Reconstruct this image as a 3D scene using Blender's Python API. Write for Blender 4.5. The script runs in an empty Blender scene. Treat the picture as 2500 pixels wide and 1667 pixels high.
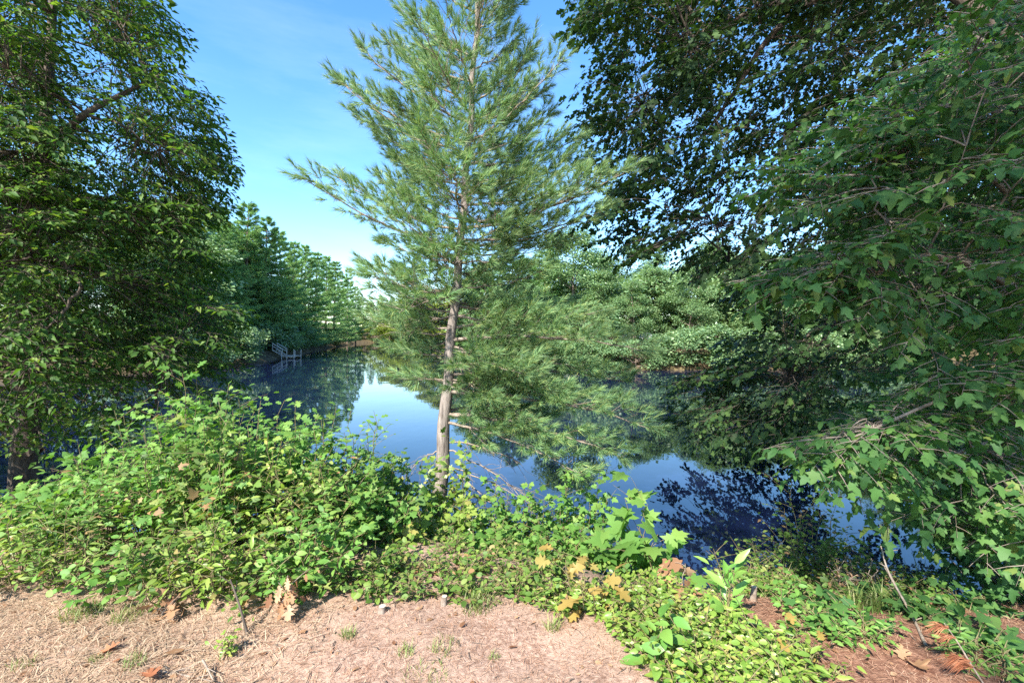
import bpy, math, random
import numpy as np
from mathutils import Vector, Matrix

random.seed(7)
RNG = np.random.default_rng(11)
SC = bpy.context.scene
COL = SC.collection

# ------------------------------------------------------------------ camera, sky, sun, exposure
EYE = 1.6                      # eye height over the dirt
FPX = 1180.0                   # focal length in photograph pixels (2500 wide)
HV = 815.0                     # row of the horizon in the photograph
cam_d = bpy.data.cameras.new('camera')
cam = bpy.data.objects.new('camera', cam_d); COL.objects.link(cam)
cam.location = (0, 0, EYE)
cam.rotation_euler = (math.radians(90), 0, 0)
cam_d.sensor_width = 36.0
cam_d.lens = FPX / 2500 * 36
cam_d.shift_y = -(833.5 - HV) / 2500
cam_d.clip_start = 0.05
cam_d.clip_end = 3000
SC.camera = cam

SUN_EL, SUN_AZ = math.radians(41), math.radians(212)     # azimuth clockwise from +Y: behind the camera, to its left
world = bpy.data.worlds.new('World'); SC.world = world
world.use_nodes = True
wn, wl = world.node_tree.nodes, world.node_tree.links
wn.clear()
w_out = wn.new('ShaderNodeOutputWorld'); w_bg = wn.new('ShaderNodeBackground')
w_sky = wn.new('ShaderNodeTexSky'); w_sky.sky_type = 'NISHITA'; w_sky.sun_disc = False
w_sky.sun_elevation = SUN_EL; w_sky.sun_rotation = SUN_AZ
w_sky.air_density = 1.0; w_sky.dust_density = 0.3; w_sky.ozone_density = 3.0
w_bg.inputs['Strength'].default_value = 0.125
# thin wisps of high cloud
w_tc = wn.new('ShaderNodeTexCoord'); w_map = wn.new('ShaderNodeMapping')
w_map.inputs['Scale'].default_value = (1.6, 1.2, 7.0)
w_map.inputs['Rotation'].default_value = (0.0, 0.12, 0.4)
w_noise = wn.new('ShaderNodeTexNoise'); w_noise.inputs['Scale'].default_value = 1.5
w_noise.inputs['Detail'].default_value = 7; w_noise.inputs['Roughness'].default_value = 0.62
w_ramp = wn.new('ShaderNodeValToRGB')
w_ramp.color_ramp.elements[0].position = 0.47; w_ramp.color_ramp.elements[0].color = (0, 0, 0, 1)
w_ramp.color_ramp.elements[1].position = 0.85; w_ramp.color_ramp.elements[1].color = (0.07, 0.07, 0.07, 1)
w_mix = wn.new('ShaderNodeMix'); w_mix.data_type = 'RGBA'
w_mix.inputs['B'].default_value = (6.5, 7.0, 7.6, 1)
wl.new(w_tc.outputs['Generated'], w_map.inputs['Vector'])
wl.new(w_map.outputs['Vector'], w_noise.inputs['Vector'])
wl.new(w_noise.outputs['Fac'], w_ramp.inputs['Fac'])
wl.new(w_ramp.outputs['Color'], w_mix.inputs['Factor'])
w_hsv = wn.new('ShaderNodeHueSaturation'); w_hsv.inputs['Saturation'].default_value = 1.22
wl.new(w_sky.outputs['Color'], w_hsv.inputs['Color']); wl.new(w_hsv.outputs['Color'], w_mix.inputs['A'])
wl.new(w_mix.outputs['Result'], w_bg.inputs['Color'])
wl.new(w_bg.outputs['Background'], w_out.inputs['Surface'])

S_DIR = Vector((math.sin(SUN_AZ) * math.cos(SUN_EL), math.cos(SUN_AZ) * math.cos(SUN_EL), math.sin(SUN_EL)))
sun_d = bpy.data.lights.new('sun', 'SUN'); sun_d.energy = 4.5; sun_d.angle = math.radians(0.53)
sun_d.color = (1.0, 0.95, 0.87)
sun = bpy.data.objects.new('sun', sun_d); COL.objects.link(sun)
sun.rotation_euler = (-S_DIR).to_track_quat('-Z', 'Y').to_euler()
sun.location = (-12, -10, 20)

SC.view_settings.view_transform = 'Standard'
SC.view_settings.look = 'None'
SC.view_settings.exposure = 1.75
SC.view_settings.gamma = 1.0
SC.view_settings.use_curve_mapping = False
SC.render.engine = 'CYCLES'
SC.cycles.max_bounces = 5
SC.cycles.diffuse_bounces = 3
SC.cycles.glossy_bounces = 2
SC.cycles.transmission_bounces = 4
SC.cycles.use_denoising = False
SC.cycles.debug_use_spatial_splits = True

# ------------------------------------------------------------------ helpers
def P(u, v, Y):
    """a point Y metres ahead that stands at column u, row v of the photograph"""
    return np.array([(u - 1250.0) / FPX * Y, Y, EYE - (v - HV) / FPX * Y])

def proj(p):
    p = np.asarray(p)
    Y = np.maximum(p[..., 1], 0.05)
    return 1250 + p[..., 0] / Y * FPX, HV - (p[..., 2] - EYE) / Y * FPX

def unit(a):
    a = np.asarray(a, float)
    return a / np.maximum(np.linalg.norm(a, axis=-1, keepdims=True), 1e-9)

def frames(d, up, size=None):
    """matrices whose columns are side, direction, normal"""
    y = unit(d)
    x = unit(np.cross(y, up))
    z = np.cross(x, y)
    M = np.stack([x, y, z], axis=-1)
    if size is not None:
        M = M * np.asarray(size)[..., None, None]
    return M

def _hash(ix, iy, s):
    n = (ix * 374761393 + iy * 668265263 + s * 974711) & 0x7fffffff
    n = ((n ^ (n >> 13)) * 1274126177) & 0x7fffffff
    return ((n ^ (n >> 16)) & 0xffff) / 65535.0

def vnoise(x, y, s=0):
    x = np.asarray(x, float); y = np.asarray(y, float)
    ix = np.floor(x).astype(np.int64); iy = np.floor(y).astype(np.int64)
    fx = x - ix; fy = y - iy
    fx = fx * fx * (3 - 2 * fx); fy = fy * fy * (3 - 2 * fy)
    a = _hash(ix, iy, s); b = _hash(ix + 1, iy, s); c = _hash(ix, iy + 1, s); d = _hash(ix + 1, iy + 1, s)
    return (a * (1 - fx) + b * fx) * (1 - fy) + (c * (1 - fx) + d * fx) * fy

def fbm(x, y, s=0, o=4):
    t = 0; a = 0.5
    for i in range(o):
        t = t + a * vnoise(x * 2 ** i, y * 2 ** i, s + i); a *= 0.5
    return t

class Acc:
    """collects triangles and quads for one mesh"""
    def __init__(self): self.V = []; self.T = []; self.Q = []; self.n = 0
    def add(self, V, T=None, Q=None):
        V = np.asarray(V, float).reshape(-1, 3)
        if T is not None and len(T): self.T.append(np.asarray(T).reshape(-1, 3) + self.n)
        if Q is not None and len(Q): self.Q.append(np.asarray(Q).reshape(-1, 4) + self.n)
        self.V.append(V); self.n += len(V)
    def stamp(self, tpl, M, off):
        V, T = tpl
        k = len(M)
        if not k: return
        W = np.einsum('kij,nj->kni', M, V) + off[:, None, :]
        TT = T[None] + (np.arange(k) * len(V))[:, None, None]
        self.add(W.reshape(-1, 3), TT.reshape(-1, 3))
    def tubes(self, Pn, R, sides=4):
        """Pn (k,n,3) polylines, R (k,n) radii"""
        Pn = np.asarray(Pn, float); R = np.asarray(R, float)
        k, n, _ = Pn.shape
        t = unit(np.gradient(Pn, axis=1))
        ref = np.where(np.abs(t[..., 2:3]) > 0.8, np.array([1.0, 0.13, 0.0]), np.array([0.11, 0.07, 1.0]))
        ref = np.repeat(ref[:, :1], n, axis=1) if n else ref
        a = unit(np.cross(t, ref)); b = np.cross(t, a)
        th = np.arange(sides) / sides * 2 * math.pi
        ring = a[:, :, None, :] * np.cos(th)[:, None] + b[:, :, None, :] * np.sin(th)[:, None]
        W = Pn[:, :, None, :] + ring * R[:, :, None, None]
        idx = np.arange(k * n * sides).reshape(k, n, sides)
        q = np.stack([idx[:, :-1], np.roll(idx, -1, 2)[:, :-1], np.roll(idx, -1, 2)[:, 1:], idx[:, 1:]], axis=-1)
        self.add(W.reshape(-1, 3), Q=q.reshape(-1, 4))
        if sides == 4:
            self.add(np.zeros((0, 3)))
    def mesh(self, name, origin=(0, 0, 0), smooth=False):
        me = bpy.data.meshes.new(name)
        V = (np.concatenate(self.V) if self.V else np.zeros((0, 3))) - np.asarray(origin)
        T = np.concatenate(self.T) if self.T else np.zeros((0, 3), int)
        Q = np.concatenate(self.Q) if self.Q else np.zeros((0, 4), int)
        me.vertices.add(len(V)); me.vertices.foreach_set('co', V.astype(np.float32).ravel())
        loops = np.concatenate([T.ravel(), Q.ravel()]).astype(np.int32)
        me.loops.add(len(loops)); me.loops.foreach_set('vertex_index', loops)
        st = np.concatenate([np.arange(len(T)) * 3, len(T) * 3 + np.arange(len(Q)) * 4]).astype(np.int32)
        me.polygons.add(len(st)); me.polygons.foreach_set('loop_start', st)
        if smooth: me.polygons.foreach_set('use_smooth', np.ones(len(st), bool))
        me.update(calc_edges=True)
        return me

def empty(name, loc, label, cat, group=None):
    o = bpy.data.objects.new(name, None); COL.objects.link(o)
    o.empty_display_size = 0.2
    o.location = [float(c) for c in loc]
    o['label'] = label; o['category'] = cat
    if group: o['group'] = group
    return o

def part(name, acc, mat, parent, smooth=False, kind=None, label=None):
    org = np.zeros(3)
    q = parent
    while q is not None:
        org = org + np.array(q.location); q = q.parent
    me = acc.mesh(name, org, smooth); me.materials.append(mat)
    o = bpy.data.objects.new(name, me); COL.objects.link(o); o.parent = parent
    if kind: o['kind'] = kind
    if label: o['label'] = label
    return o

def single(name, acc, mat, label=None, cat=None, group=None, kind=None, smooth=False, origin=(0, 0, 0)):
    me = acc.mesh(name, origin, smooth); me.materials.append(mat)
    o = bpy.data.objects.new(name, me); COL.objects.link(o)
    o.location = [float(c) for c in origin]
    if label: o['label'] = label
    if cat: o['category'] = cat
    if group: o['group'] = group
    if kind: o['kind'] = kind
    return o

def copy_tree(o, loc, rz, scale, label, group):
    c = o.copy(); COL.objects.link(c)
    c.location = [float(q) for q in loc]; c.rotation_euler = (0, 0, rz); c.scale = scale
    c['label'] = label
    if group: c['group'] = group
    elif 'group' in c: del c['group']
    for ch in o.children:
        d = ch.copy(); COL.objects.link(d); d.parent = c
    return c

def place_leaves(name, me, M, off, parent, org):
    """every leaf an object of its own that shares one mesh"""
    for m, o in zip(M, off):
        ob = bpy.data.objects.new(name, me)
        p = o - org
        ob.matrix_basis = Matrix(((m[0, 0], m[0, 1], m[0, 2], p[0]), (m[1, 0], m[1, 1], m[1, 2], p[1]),
                                  (m[2, 0], m[2, 1], m[2, 2], p[2]), (0, 0, 0, 1)))
        ob.parent = parent
        COL.objects.link(ob)

def pick_front(M, off, n, cell=13.0):
    """mask of the n leaves that show largest and stand in front"""
    c = off + M[:, :, 1] * 0.5
    u, v = proj(c)
    size = np.linalg.norm(M[:, :, 1], axis=1) * FPX / np.maximum(c[:, 1], 0.3)
    ok = (u > 5) & (u < 2495) & (v > 5) & (v < 1660) & (c[:, 1] > 0.6)
    key = (u // cell).astype(np.int64) * 4096 + (v // cell).astype(np.int64)
    idx = np.where(ok)[0]
    mask = np.zeros(len(M), bool)
    if not len(idx): return mask
    order = idx[np.argsort(c[idx, 1])]
    _, first = np.unique(key[order], return_index=True)
    front = order[first]
    facing = np.abs(np.einsum('ij,ij->i', unit(M[front][:, :, 2]), unit(c[front] - np.array([0, 0, EYE]))))
    score = size[front] * (0.35 + facing)
    mask[front[np.argsort(-score)[:n]]] = True
    return mask

# ------------------------------------------------------------------ materials
def new_mat(name):
    m = bpy.data.materials.new(name); m.use_nodes = True
    n, l = m.node_tree.nodes, m.node_tree.links
    n.clear()
    out = n.new('ShaderNodeOutputMaterial')
    return m, n, l, out

def ramp(n, stops):
    r = n.new('ShaderNodeValToRGB'); cr = r.color_ramp
    while len(cr.elements) < len(stops): cr.elements.new(0.5)
    for e, (p, c) in zip(cr.elements, stops):
        e.position = p; e.color = (*c, 1)
    return r

def leaf_mat(name, stops, trans=0.4, rough=0.42, spec=0.45, tint=(1.25, 1.35, 0.55)):
    m, n, l, out = new_mat(name)
    geo = n.new('ShaderNodeNewGeometry'); oi = n.new('ShaderNodeObjectInfo')
    add = n.new('ShaderNodeMath'); add.operation = 'ADD'
    fr = n.new('ShaderNodeMath'); fr.operation = 'FRACT'
    l.new(geo.outputs['Random Per Island'], add.inputs[0]); l.new(oi.outputs['Random'], add.inputs[1])
    l.new(add.outputs[0], fr.inputs[0])
    r = ramp(n, stops); l.new(fr.outputs[0], r.inputs['Fac'])
    tc = n.new('ShaderNodeTexCoord'); nz = n.new('ShaderNodeTexNoise')
    nz.inputs['Scale'].default_value = 1.1; nz.inputs['Detail'].default_value = 2
    l.new(geo.outputs['Position'], nz.inputs['Vector'])
    hsv = n.new('ShaderNodeHueSaturation')
    mp = n.new('ShaderNodeMapRange'); mp.inputs['From Min'].default_value = 0.3; mp.inputs['From Max'].default_value = 0.7
    mp.inputs['To Min'].default_value = 0.78; mp.inputs['To Max'].default_value = 1.22
    l.new(nz.outputs['Fac'], mp.inputs['Value']); l.new(mp.outputs['Result'], hsv.inputs['Value'])
    l.new(r.outputs['Color'], hsv.inputs['Color'])
    bs = n.new('ShaderNodeBsdfPrincipled')
    bs.inputs['Roughness'].default_value = rough; bs.inputs['Specular IOR Level'].default_value = spec
    l.new(hsv.outputs['Color'], bs.inputs['Base Color'])
    tr = n.new('ShaderNodeBsdfTranslucent')
    mul = n.new('ShaderNodeMix'); mul.data_type = 'RGBA'; mul.blend_type = 'MULTIPLY'
    mul.inputs['Factor'].default_value = 1.0; mul.inputs['B'].default_value = (*tint, 1)
    l.new(hsv.outputs['Color'], mul.inputs['A']); l.new(mul.outputs['Result'], tr.inputs['Color'])
    mx = n.new('ShaderNodeMixShader'); mx.inputs['Fac'].default_value = trans
    l.new(bs.outputs[0], mx.inputs[1]); l.new(tr.outputs[0], mx.inputs[2]); l.new(mx.outputs[0], out.inputs['Surface'])
    return m

def bark_mat(name, dark, light, scale=14, zs=0.25, bump=0.6, rough=0.9):
    m, n, l, out = new_mat(name)
    tc = n.new('ShaderNodeTexCoord'); mp = n.new('ShaderNodeMapping')
    mp.inputs['Scale'].default_value = (1, 1, zs)
    nz = n.new('ShaderNodeTexNoise'); nz.inputs['Scale'].default_value = scale; nz.inputs['Detail'].default_value = 6
    nz.inputs['Roughness'].default_value = 0.65
    l.new(tc.outputs['Object'], mp.inputs['Vector']); l.new(mp.outputs['Vector'], nz.inputs['Vector'])
    r = ramp(n, [(0.3, dark), (0.68, light)]); l.new(nz.outputs['Fac'], r.inputs['Fac'])
    bs = n.new('ShaderNodeBsdfPrincipled'); bs.inputs['Roughness'].default_value = rough
    bs.inputs['Specular IOR Level'].default_value = 0.2
    l.new(r.outputs['Color'], bs.inputs['Base Color'])
    bp = n.new('ShaderNodeBump'); bp.inputs['Strength'].default_value = bump; bp.inputs['Distance'].default_value = 0.02
    l.new(nz.outputs['Fac'], bp.inputs['Height']); l.new(bp.outputs['Normal'], bs.inputs['Normal'])
    l.new(bs.outputs[0], out.inputs['Surface'])
    return m

MT = {}
MT['needle'] = leaf_mat('pine_needles', [(0.0, (0.095, 0.2, 0.095)), (0.4, (0.155, 0.285, 0.12)), (0.75, (0.24, 0.36, 0.14)), (1.0, (0.37, 0.41, 0.13))], 0.3, 0.5, 0.35, (1.05, 1.15, 0.65))
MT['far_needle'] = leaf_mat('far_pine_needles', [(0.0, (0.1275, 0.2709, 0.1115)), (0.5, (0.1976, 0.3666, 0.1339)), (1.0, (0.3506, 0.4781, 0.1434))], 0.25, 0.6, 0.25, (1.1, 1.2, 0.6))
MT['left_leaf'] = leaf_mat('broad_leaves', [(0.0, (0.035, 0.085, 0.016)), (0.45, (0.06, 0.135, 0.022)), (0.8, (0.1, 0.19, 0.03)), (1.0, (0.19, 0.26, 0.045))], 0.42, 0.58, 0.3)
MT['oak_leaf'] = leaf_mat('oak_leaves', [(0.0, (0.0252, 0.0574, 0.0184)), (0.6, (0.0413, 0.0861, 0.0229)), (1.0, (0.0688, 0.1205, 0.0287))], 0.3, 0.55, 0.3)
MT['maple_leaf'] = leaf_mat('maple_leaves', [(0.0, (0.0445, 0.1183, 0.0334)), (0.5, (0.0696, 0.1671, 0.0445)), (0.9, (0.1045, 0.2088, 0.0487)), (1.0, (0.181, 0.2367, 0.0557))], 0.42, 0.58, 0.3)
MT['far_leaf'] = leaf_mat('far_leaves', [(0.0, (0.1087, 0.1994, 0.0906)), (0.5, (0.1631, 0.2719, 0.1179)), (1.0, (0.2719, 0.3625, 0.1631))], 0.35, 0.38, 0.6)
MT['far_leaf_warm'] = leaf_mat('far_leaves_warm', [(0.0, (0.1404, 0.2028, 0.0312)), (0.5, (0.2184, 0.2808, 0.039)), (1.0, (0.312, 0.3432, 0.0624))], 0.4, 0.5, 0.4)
MT['shrub_leaf'] = leaf_mat('shrub_leaves', [(0.0, (0.0638, 0.1275, 0.0238)), (0.4, (0.1105, 0.1997, 0.0357)), (0.75, (0.17, 0.255, 0.0467)), (0.93, (0.255, 0.306, 0.085)), (0.96, (0.289, 0.204, 0.085)), (1.0, (0.306, 0.17, 0.085))], 0.4, 0.55, 0.35)
MT['lime_leaf'] = leaf_mat('lime_leaves', [(0.0, (0.126, 0.2268, 0.0378)), (0.5, (0.2016, 0.3024, 0.0504)), (0.92, (0.2772, 0.3528, 0.0756)), (1.0, (0.378, 0.3024, 0.1008))], 0.4, 0.4, 0.45)
MT['sapling_leaf'] = leaf_mat('sapling_leaves', [(0.0, (0.0826, 0.1926, 0.0344)), (0.6, (0.1376, 0.2752, 0.055)), (1.0, (0.2064, 0.3165, 0.0688))], 0.4, 0.55, 0.35)
MT['laurel_leaf'] = leaf_mat('laurel_leaves', [(0.0, (0.105, 0.24, 0.045)), (1.0, (0.21, 0.36, 0.075))], 0.3, 0.25, 0.6)
MT['yellow_leaf'] = leaf_mat('yellow_leaves', [(0.0, (0.28, 0.2, 0.05)), (0.6, (0.34, 0.24, 0.07)), (1.0, (0.3, 0.26, 0.08))], 0.4, 0.5, 0.3, (1.2, 1.05, 0.7))
MT['dead_leaf'] = leaf_mat('dead_leaves', [(0.0, (0.16, 0.075, 0.04)), (0.5, (0.3, 0.17, 0.09)), (1.0, (0.42, 0.28, 0.17))], 0.25, 0.7, 0.2, (1.2, 1.0, 0.7))
MT['red_needle'] = leaf_mat('dead_needles', [(0.0, (0.22, 0.075, 0.04)), (0.6, (0.36, 0.14, 0.07)), (1.0, (0.48, 0.24, 0.13))], 0.2, 0.6, 0.2, (1.2, 1.0, 0.7))
MT['litter'] = leaf_mat('needle_litter', [(0.0, (0.2, 0.1, 0.06)), (0.45, (0.36, 0.2, 0.125)), (0.8, (0.48, 0.3, 0.2)), (1.0, (0.6, 0.43, 0.3))], 0.1, 0.8, 0.1, (1, 1, 1))
MT['straw'] = leaf_mat('dry_grass', [(0.0, (0.25, 0.16, 0.1)), (0.5, (0.41, 0.295, 0.195)), (1.0, (0.58, 0.46, 0.32))], 0.25, 0.7, 0.15, (1, 1, 1))
MT['grass'] = leaf_mat('green_grass', [(0.0, (0.1, 0.16, 0.035)), (0.6, (0.19, 0.25, 0.07)), (1.0, (0.36, 0.34, 0.16))], 0.35, 0.5, 0.3)
MT['pine_bark'] = bark_mat('pine_bark', (0.05, 0.04, 0.034), (0.31, 0.265, 0.23), 26, 0.16, 1.0)
MT['twig'] = bark_mat('pine_twig', (0.13, 0.095, 0.07), (0.3, 0.25, 0.2), 30, 1, 0.3)
MT['dry_twig'] = bark_mat('dry_twig', (0.14, 0.105, 0.08), (0.32, 0.265, 0.21), 30, 1, 0.3)
MT['bark'] = bark_mat('dark_bark', (0.045, 0.035, 0.028), (0.15, 0.12, 0.095), 12, 0.3, 0.8)
MT['maple_bark'] = bark_mat('maple_bark', (0.11, 0.085, 0.065), (0.27, 0.225, 0.18), 20, 0.4, 0.5)
MT['stem'] = bark_mat('green_stem', (0.1, 0.08, 0.04), (0.24, 0.2, 0.1), 40, 1, 0.2, 0.7)
MT['far_bark'] = bark_mat('far_bark', (0.07, 0.05, 0.04), (0.22, 0.165, 0.125), 3, 0.4, 0.4)
MT['dock_wood'] = bark_mat('weathered_wood', (0.32, 0.3, 0.26), (0.52, 0.49, 0.43), 8, 3, 0.3)
MT['rock'] = bark_mat('granite', (0.42, 0.39, 0.36), (0.72, 0.68, 0.63), 5, 1, 0.6)
MT['cut_wood'] = bark_mat('cut_wood', (0.36, 0.28, 0.2), (0.58, 0.49, 0.38), 60, 0.2, 0.4)

# ------------------------------------------------------------------ pond outline and ground
POND = np.array([(-60, 16), (-30, 12.5), (-16, 9.2), (-9, 7.7), (-5, 6.6), (-3, 6.0), (-1.6, 5.9), (-0.3, 5.85), (0.6, 5.5),
                 (1.7, 5.0), (3, 4.85), (4.5, 5.0), (7, 5.6), (12, 7), (22, 11), (40, 20), (46, 32), (36, 37), (26, 35), (18, 34.6), (8, 34.6),
                 (4, 37), (0, 47), (-8, 71), (-21, 104), (-33, 138), (-42, 147), (-43, 132), (-38.5, 118), (-34.5, 93),
                 (-29.5, 72), (-26, 58), (-24.6, 51), (-22.5, 44), (-24, 31), (-32, 24), (-60, 26)], float)

def pond_sd(x, y):
    """distance to the shoreline, positive on land"""
    x = np.asarray(x, float); y = np.asarray(y, float)
    best = np.full(x.shape, 1e9); inside = np.zeros(x.shape, bool)
    n = len(POND)
    for i in range(n):
        a, b = POND[i], POND[(i + 1) % n]
        dx, dy = b - a
        t = np.clip(((x - a[0]) * dx + (y - a[1]) * dy) / (dx * dx + dy * dy), 0, 1)
        best = np.minimum(best, (x - a[0] - t * dx) ** 2 + (y - a[1] - t * dy) ** 2)
        cross = ((a[1] > y) != (b[1] > y)) & (x < (b[0] - a[0]) * (y - a[1]) / (b[1] - a[1] + 1e-12) + a[0])
        inside ^= cross
    d = np.sqrt(best)
    return np.where(inside, -d, d)

WATER = -1.0
def sstep(a, b, t):
    t = np.clip((t - a) / (b - a), 0, 1); return t * t * (3 - 2 * t)

def ground_z(x, y):
    x = np.asarray(x, float); y = np.asarray(y, float)
    sd = pond_sd(x, y)
    wob = (fbm(x * 0.7, y * 0.7, 3) - 0.47) * 0.25
    near = -1.12 + 1.12 * sstep(-0.1, 2.35, sd + wob)
    far = -1.05 + 0.75 * sstep(-0.2, 1.6, sd) + 2.2 * sstep(1.5, 14, sd) + 3.0 * sstep(14, 80, sd)
    isfar = sstep(12, 22, y)
    land = near * (1 - isfar) + far * isfar
    bed = -1.12 - np.minimum(1.6, -sd * 0.45)
    z = np.where(sd > -0.1, land, bed)
    rough = np.where(sd > 0.2, 1.0, 0.4)
    z = z + rough * ((fbm(x * 1.7, y * 1.7, 21) - 0.47) * 0.06 + (fbm(x * 7, y * 7, 31, 3) - 0.44) * 0.032)
    return z

def gz(x, y): return float(ground_z(np.array([x]), np.array([y]))[0])

def axis(lo, hi, c0, c1, fine, grow):
    out = list(np.arange(c0, c1, fine)); s = fine
    p = c1
    while p < hi: out.append(p); s *= grow; p += s
    out.append(hi); s = fine; p = c0 - fine
    left = []
    while p > lo: left.append(p); s *= grow; p -= s
    left.append(lo)
    return np.array(left[::-1] + out)

gx = axis(-900, 900, -3.6, 4.0, 0.07, 1.07)
gy = axis(-60, 1500, 1.6, 6.2, 0.07, 1.065)
GX, GY = np.meshgrid(gx, gy)
GZ = ground_z(GX, GY)
a = Acc()
idx = np.arange(GX.size).reshape(GX.shape)
q = np.stack([idx[:-1, :-1], idx[:-1, 1:], idx[1:, 1:], idx[1:, :-1]], -1)
a.add(np.stack([GX, GY, GZ], -1), Q=q)

m, n, l, out = new_mat('dirt')
geo = n.new('ShaderNodeNewGeometry'); sep = n.new('ShaderNodeSeparateXYZ'); l.new(geo.outputs['Position'], sep.inputs[0])
def noise(scale, detail=5, rough=0.6, vec=None):
    t = n.new('ShaderNodeTexNoise'); t.inputs['Scale'].default_value = scale; t.inputs['Detail'].default_value = detail
    t.inputs['Roughness'].default_value = rough; l.new(vec or geo.outputs['Position'], t.inputs['Vector']); return t
def mixc(fac, A, B):
    t = n.new('ShaderNodeMix'); t.data_type = 'RGBA'
    for s, val in (('Factor', fac), ('A', A), ('B', B)):
        if isinstance(val, tuple): t.inputs[s].default_value = (*val, 1)
        elif isinstance(val, float): t.inputs[s].default_value = val
        else: l.new(val, t.inputs[s])
    return t.outputs['Result']
def mrange(val, a0, a1, b0=0.0, b1=1.0):
    t = n.new('ShaderNodeMapRange'); t.interpolation_type = 'SMOOTHSTEP'
    for i, q_ in enumerate((a0, a1, b0, b1)): t.inputs[i + 1].default_value = q_
    l.new(val, t.inputs['Value']); return t.outputs['Result']
n1 = noise(2.2); n2 = noise(38, 6, 0.7); n3 = noise(140, 3, 0.6); n4 = noise(0.9, 3)
base = mixc(mrange(n2.outputs['Fac'], 0.34, 0.66), (0.19, 0.115, 0.083), (0.42, 0.29, 0.22))
base = mixc(mrange(n1.outputs['Fac'], 0.4, 0.7), base, (0.36, 0.25, 0.185))
straw = mixc(mrange(n2.outputs['Fac'], 0.36, 0.64), (0.24, 0.155, 0.105), (0.41, 0.295, 0.21))
base = mixc(mrange(sep.outputs['X'], -0.7, -1.5), base, straw)
red = mixc(mrange(n2.outputs['Fac'], 0.36, 0.64), (0.11, 0.05, 0.032), (0.27, 0.145, 0.095))
redf = n.new('ShaderNodeMath'); redf.operation = 'MULTIPLY'
l.new(mrange(sep.outputs['X'], 1.05, 1.5), redf.inputs[0]); redf.inputs[1].default_value = 1.0
base = mixc(redf.outputs[0], base, red)
base = mixc(mrange(sep.outputs['Z'], -0.12, -0.45), base, red)
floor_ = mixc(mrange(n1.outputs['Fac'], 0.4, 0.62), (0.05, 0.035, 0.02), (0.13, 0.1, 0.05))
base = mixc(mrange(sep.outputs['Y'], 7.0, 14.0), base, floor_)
bs = n.new('ShaderNodeBsdfPrincipled'); bs.inputs['Roughness'].default_value = 0.95; bs.inputs['Specular IOR Level'].default_value = 0.15
l.new(base, bs.inputs['Base Color'])
bp = n.new('ShaderNodeBump'); bp.inputs['Strength'].default_value = 0.7; bp.inputs['Distance'].default_value = 0.012
addn = n.new('ShaderNodeMath'); addn.operation = 'ADD'; l.new(n2.outputs['Fac'], addn.inputs[0]); l.new(n3.outputs['Fac'], addn.inputs[1])
l.new(addn.outputs[0], bp.inputs['Height']); l.new(bp.outputs['Normal'], bs.inputs['Normal'])
l.new(bs.outputs[0], out.inputs['Surface'])
single('ground', a, m, 'bare tan dirt bank strewn with pine needles, running on under the trees', kind='structure', smooth=True)

# water
a = Acc()
wx = np.linspace(-75, 60, 40); wy = np.linspace(4.2, 155, 40)
WX, WY = np.meshgrid(wx, wy); idx = np.arange(WX.size).reshape(WX.shape)
q = np.stack([idx[:-1, :-1], idx[:-1, 1:], idx[1:, 1:], idx[1:, :-1]], -1)
a.add(np.stack([WX, WY, np.full(WX.shape, WATER)], -1), Q=q)
m, n, l, out = new_mat('pond_water')
geo = n.new('ShaderNodeNewGeometry'); mp = n.new('ShaderNodeMapping'); mp.inputs['Scale'].default_value = (1.0, 0.55, 1)
l.new(geo.outputs['Position'], mp.inputs['Vector'])
r1 = noise(1.3, 2, 0.5, mp.outputs['Vector']); r2 = noise(7.0, 2, 0.5, mp.outputs['Vector'])
ad = n.new('ShaderNodeMath'); ad.operation = 'MULTIPLY_ADD'; l.new(r2.outputs['Fac'], ad.inputs[0]); ad.inputs[1].default_value = 0.12
l.new(r1.outputs['Fac'], ad.inputs[2])
bp = n.new('ShaderNodeBump'); bp.inputs['Strength'].default_value = 0.06; bp.inputs['Distance'].default_value = 0.05
l.new(ad.outputs[0], bp.inputs['Height'])
bs = n.new('ShaderNodeBsdfPrincipled'); bs.inputs['Base Color'].default_value = (0.006, 0.011, 0.034, 1)
bs.inputs['Roughness'].default_value = 0.015; bs.inputs['IOR'].default_value = 1.55
bs.inputs['Specular IOR Level'].default_value = 0.5
l.new(bp.outputs['Normal'], bs.inputs['Normal']); l.new(bs.outputs[0], out.inputs['Surface'])
single('pond_water', a, m, 'still dark pond water mirroring trees and blue sky', kind='structure', smooth=True)

# ------------------------------------------------------------------ leaf and needle shapes (unit length along +Y)
def fan(half, cz=0.0, droop=0.22, fold=0.18, centre=(0, 0.42)):
    right = [p for p in half]
    left = [(-x, y) for x, y in half[::-1] if abs(x) > 1e-6]
    outl = right + left
    pts = [centre] + outl
    V = np.array([(x, y, -droop * (y - 0.15) ** 2 - 0.35 * droop * abs(x) ** 1.0 + fold * abs(x) * 0.6) for x, y in pts])
    k = len(outl)
    T = np.array([(0, 1 + i, 1 + (i + 1) % k) for i in range(k)])
    return V, T

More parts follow.
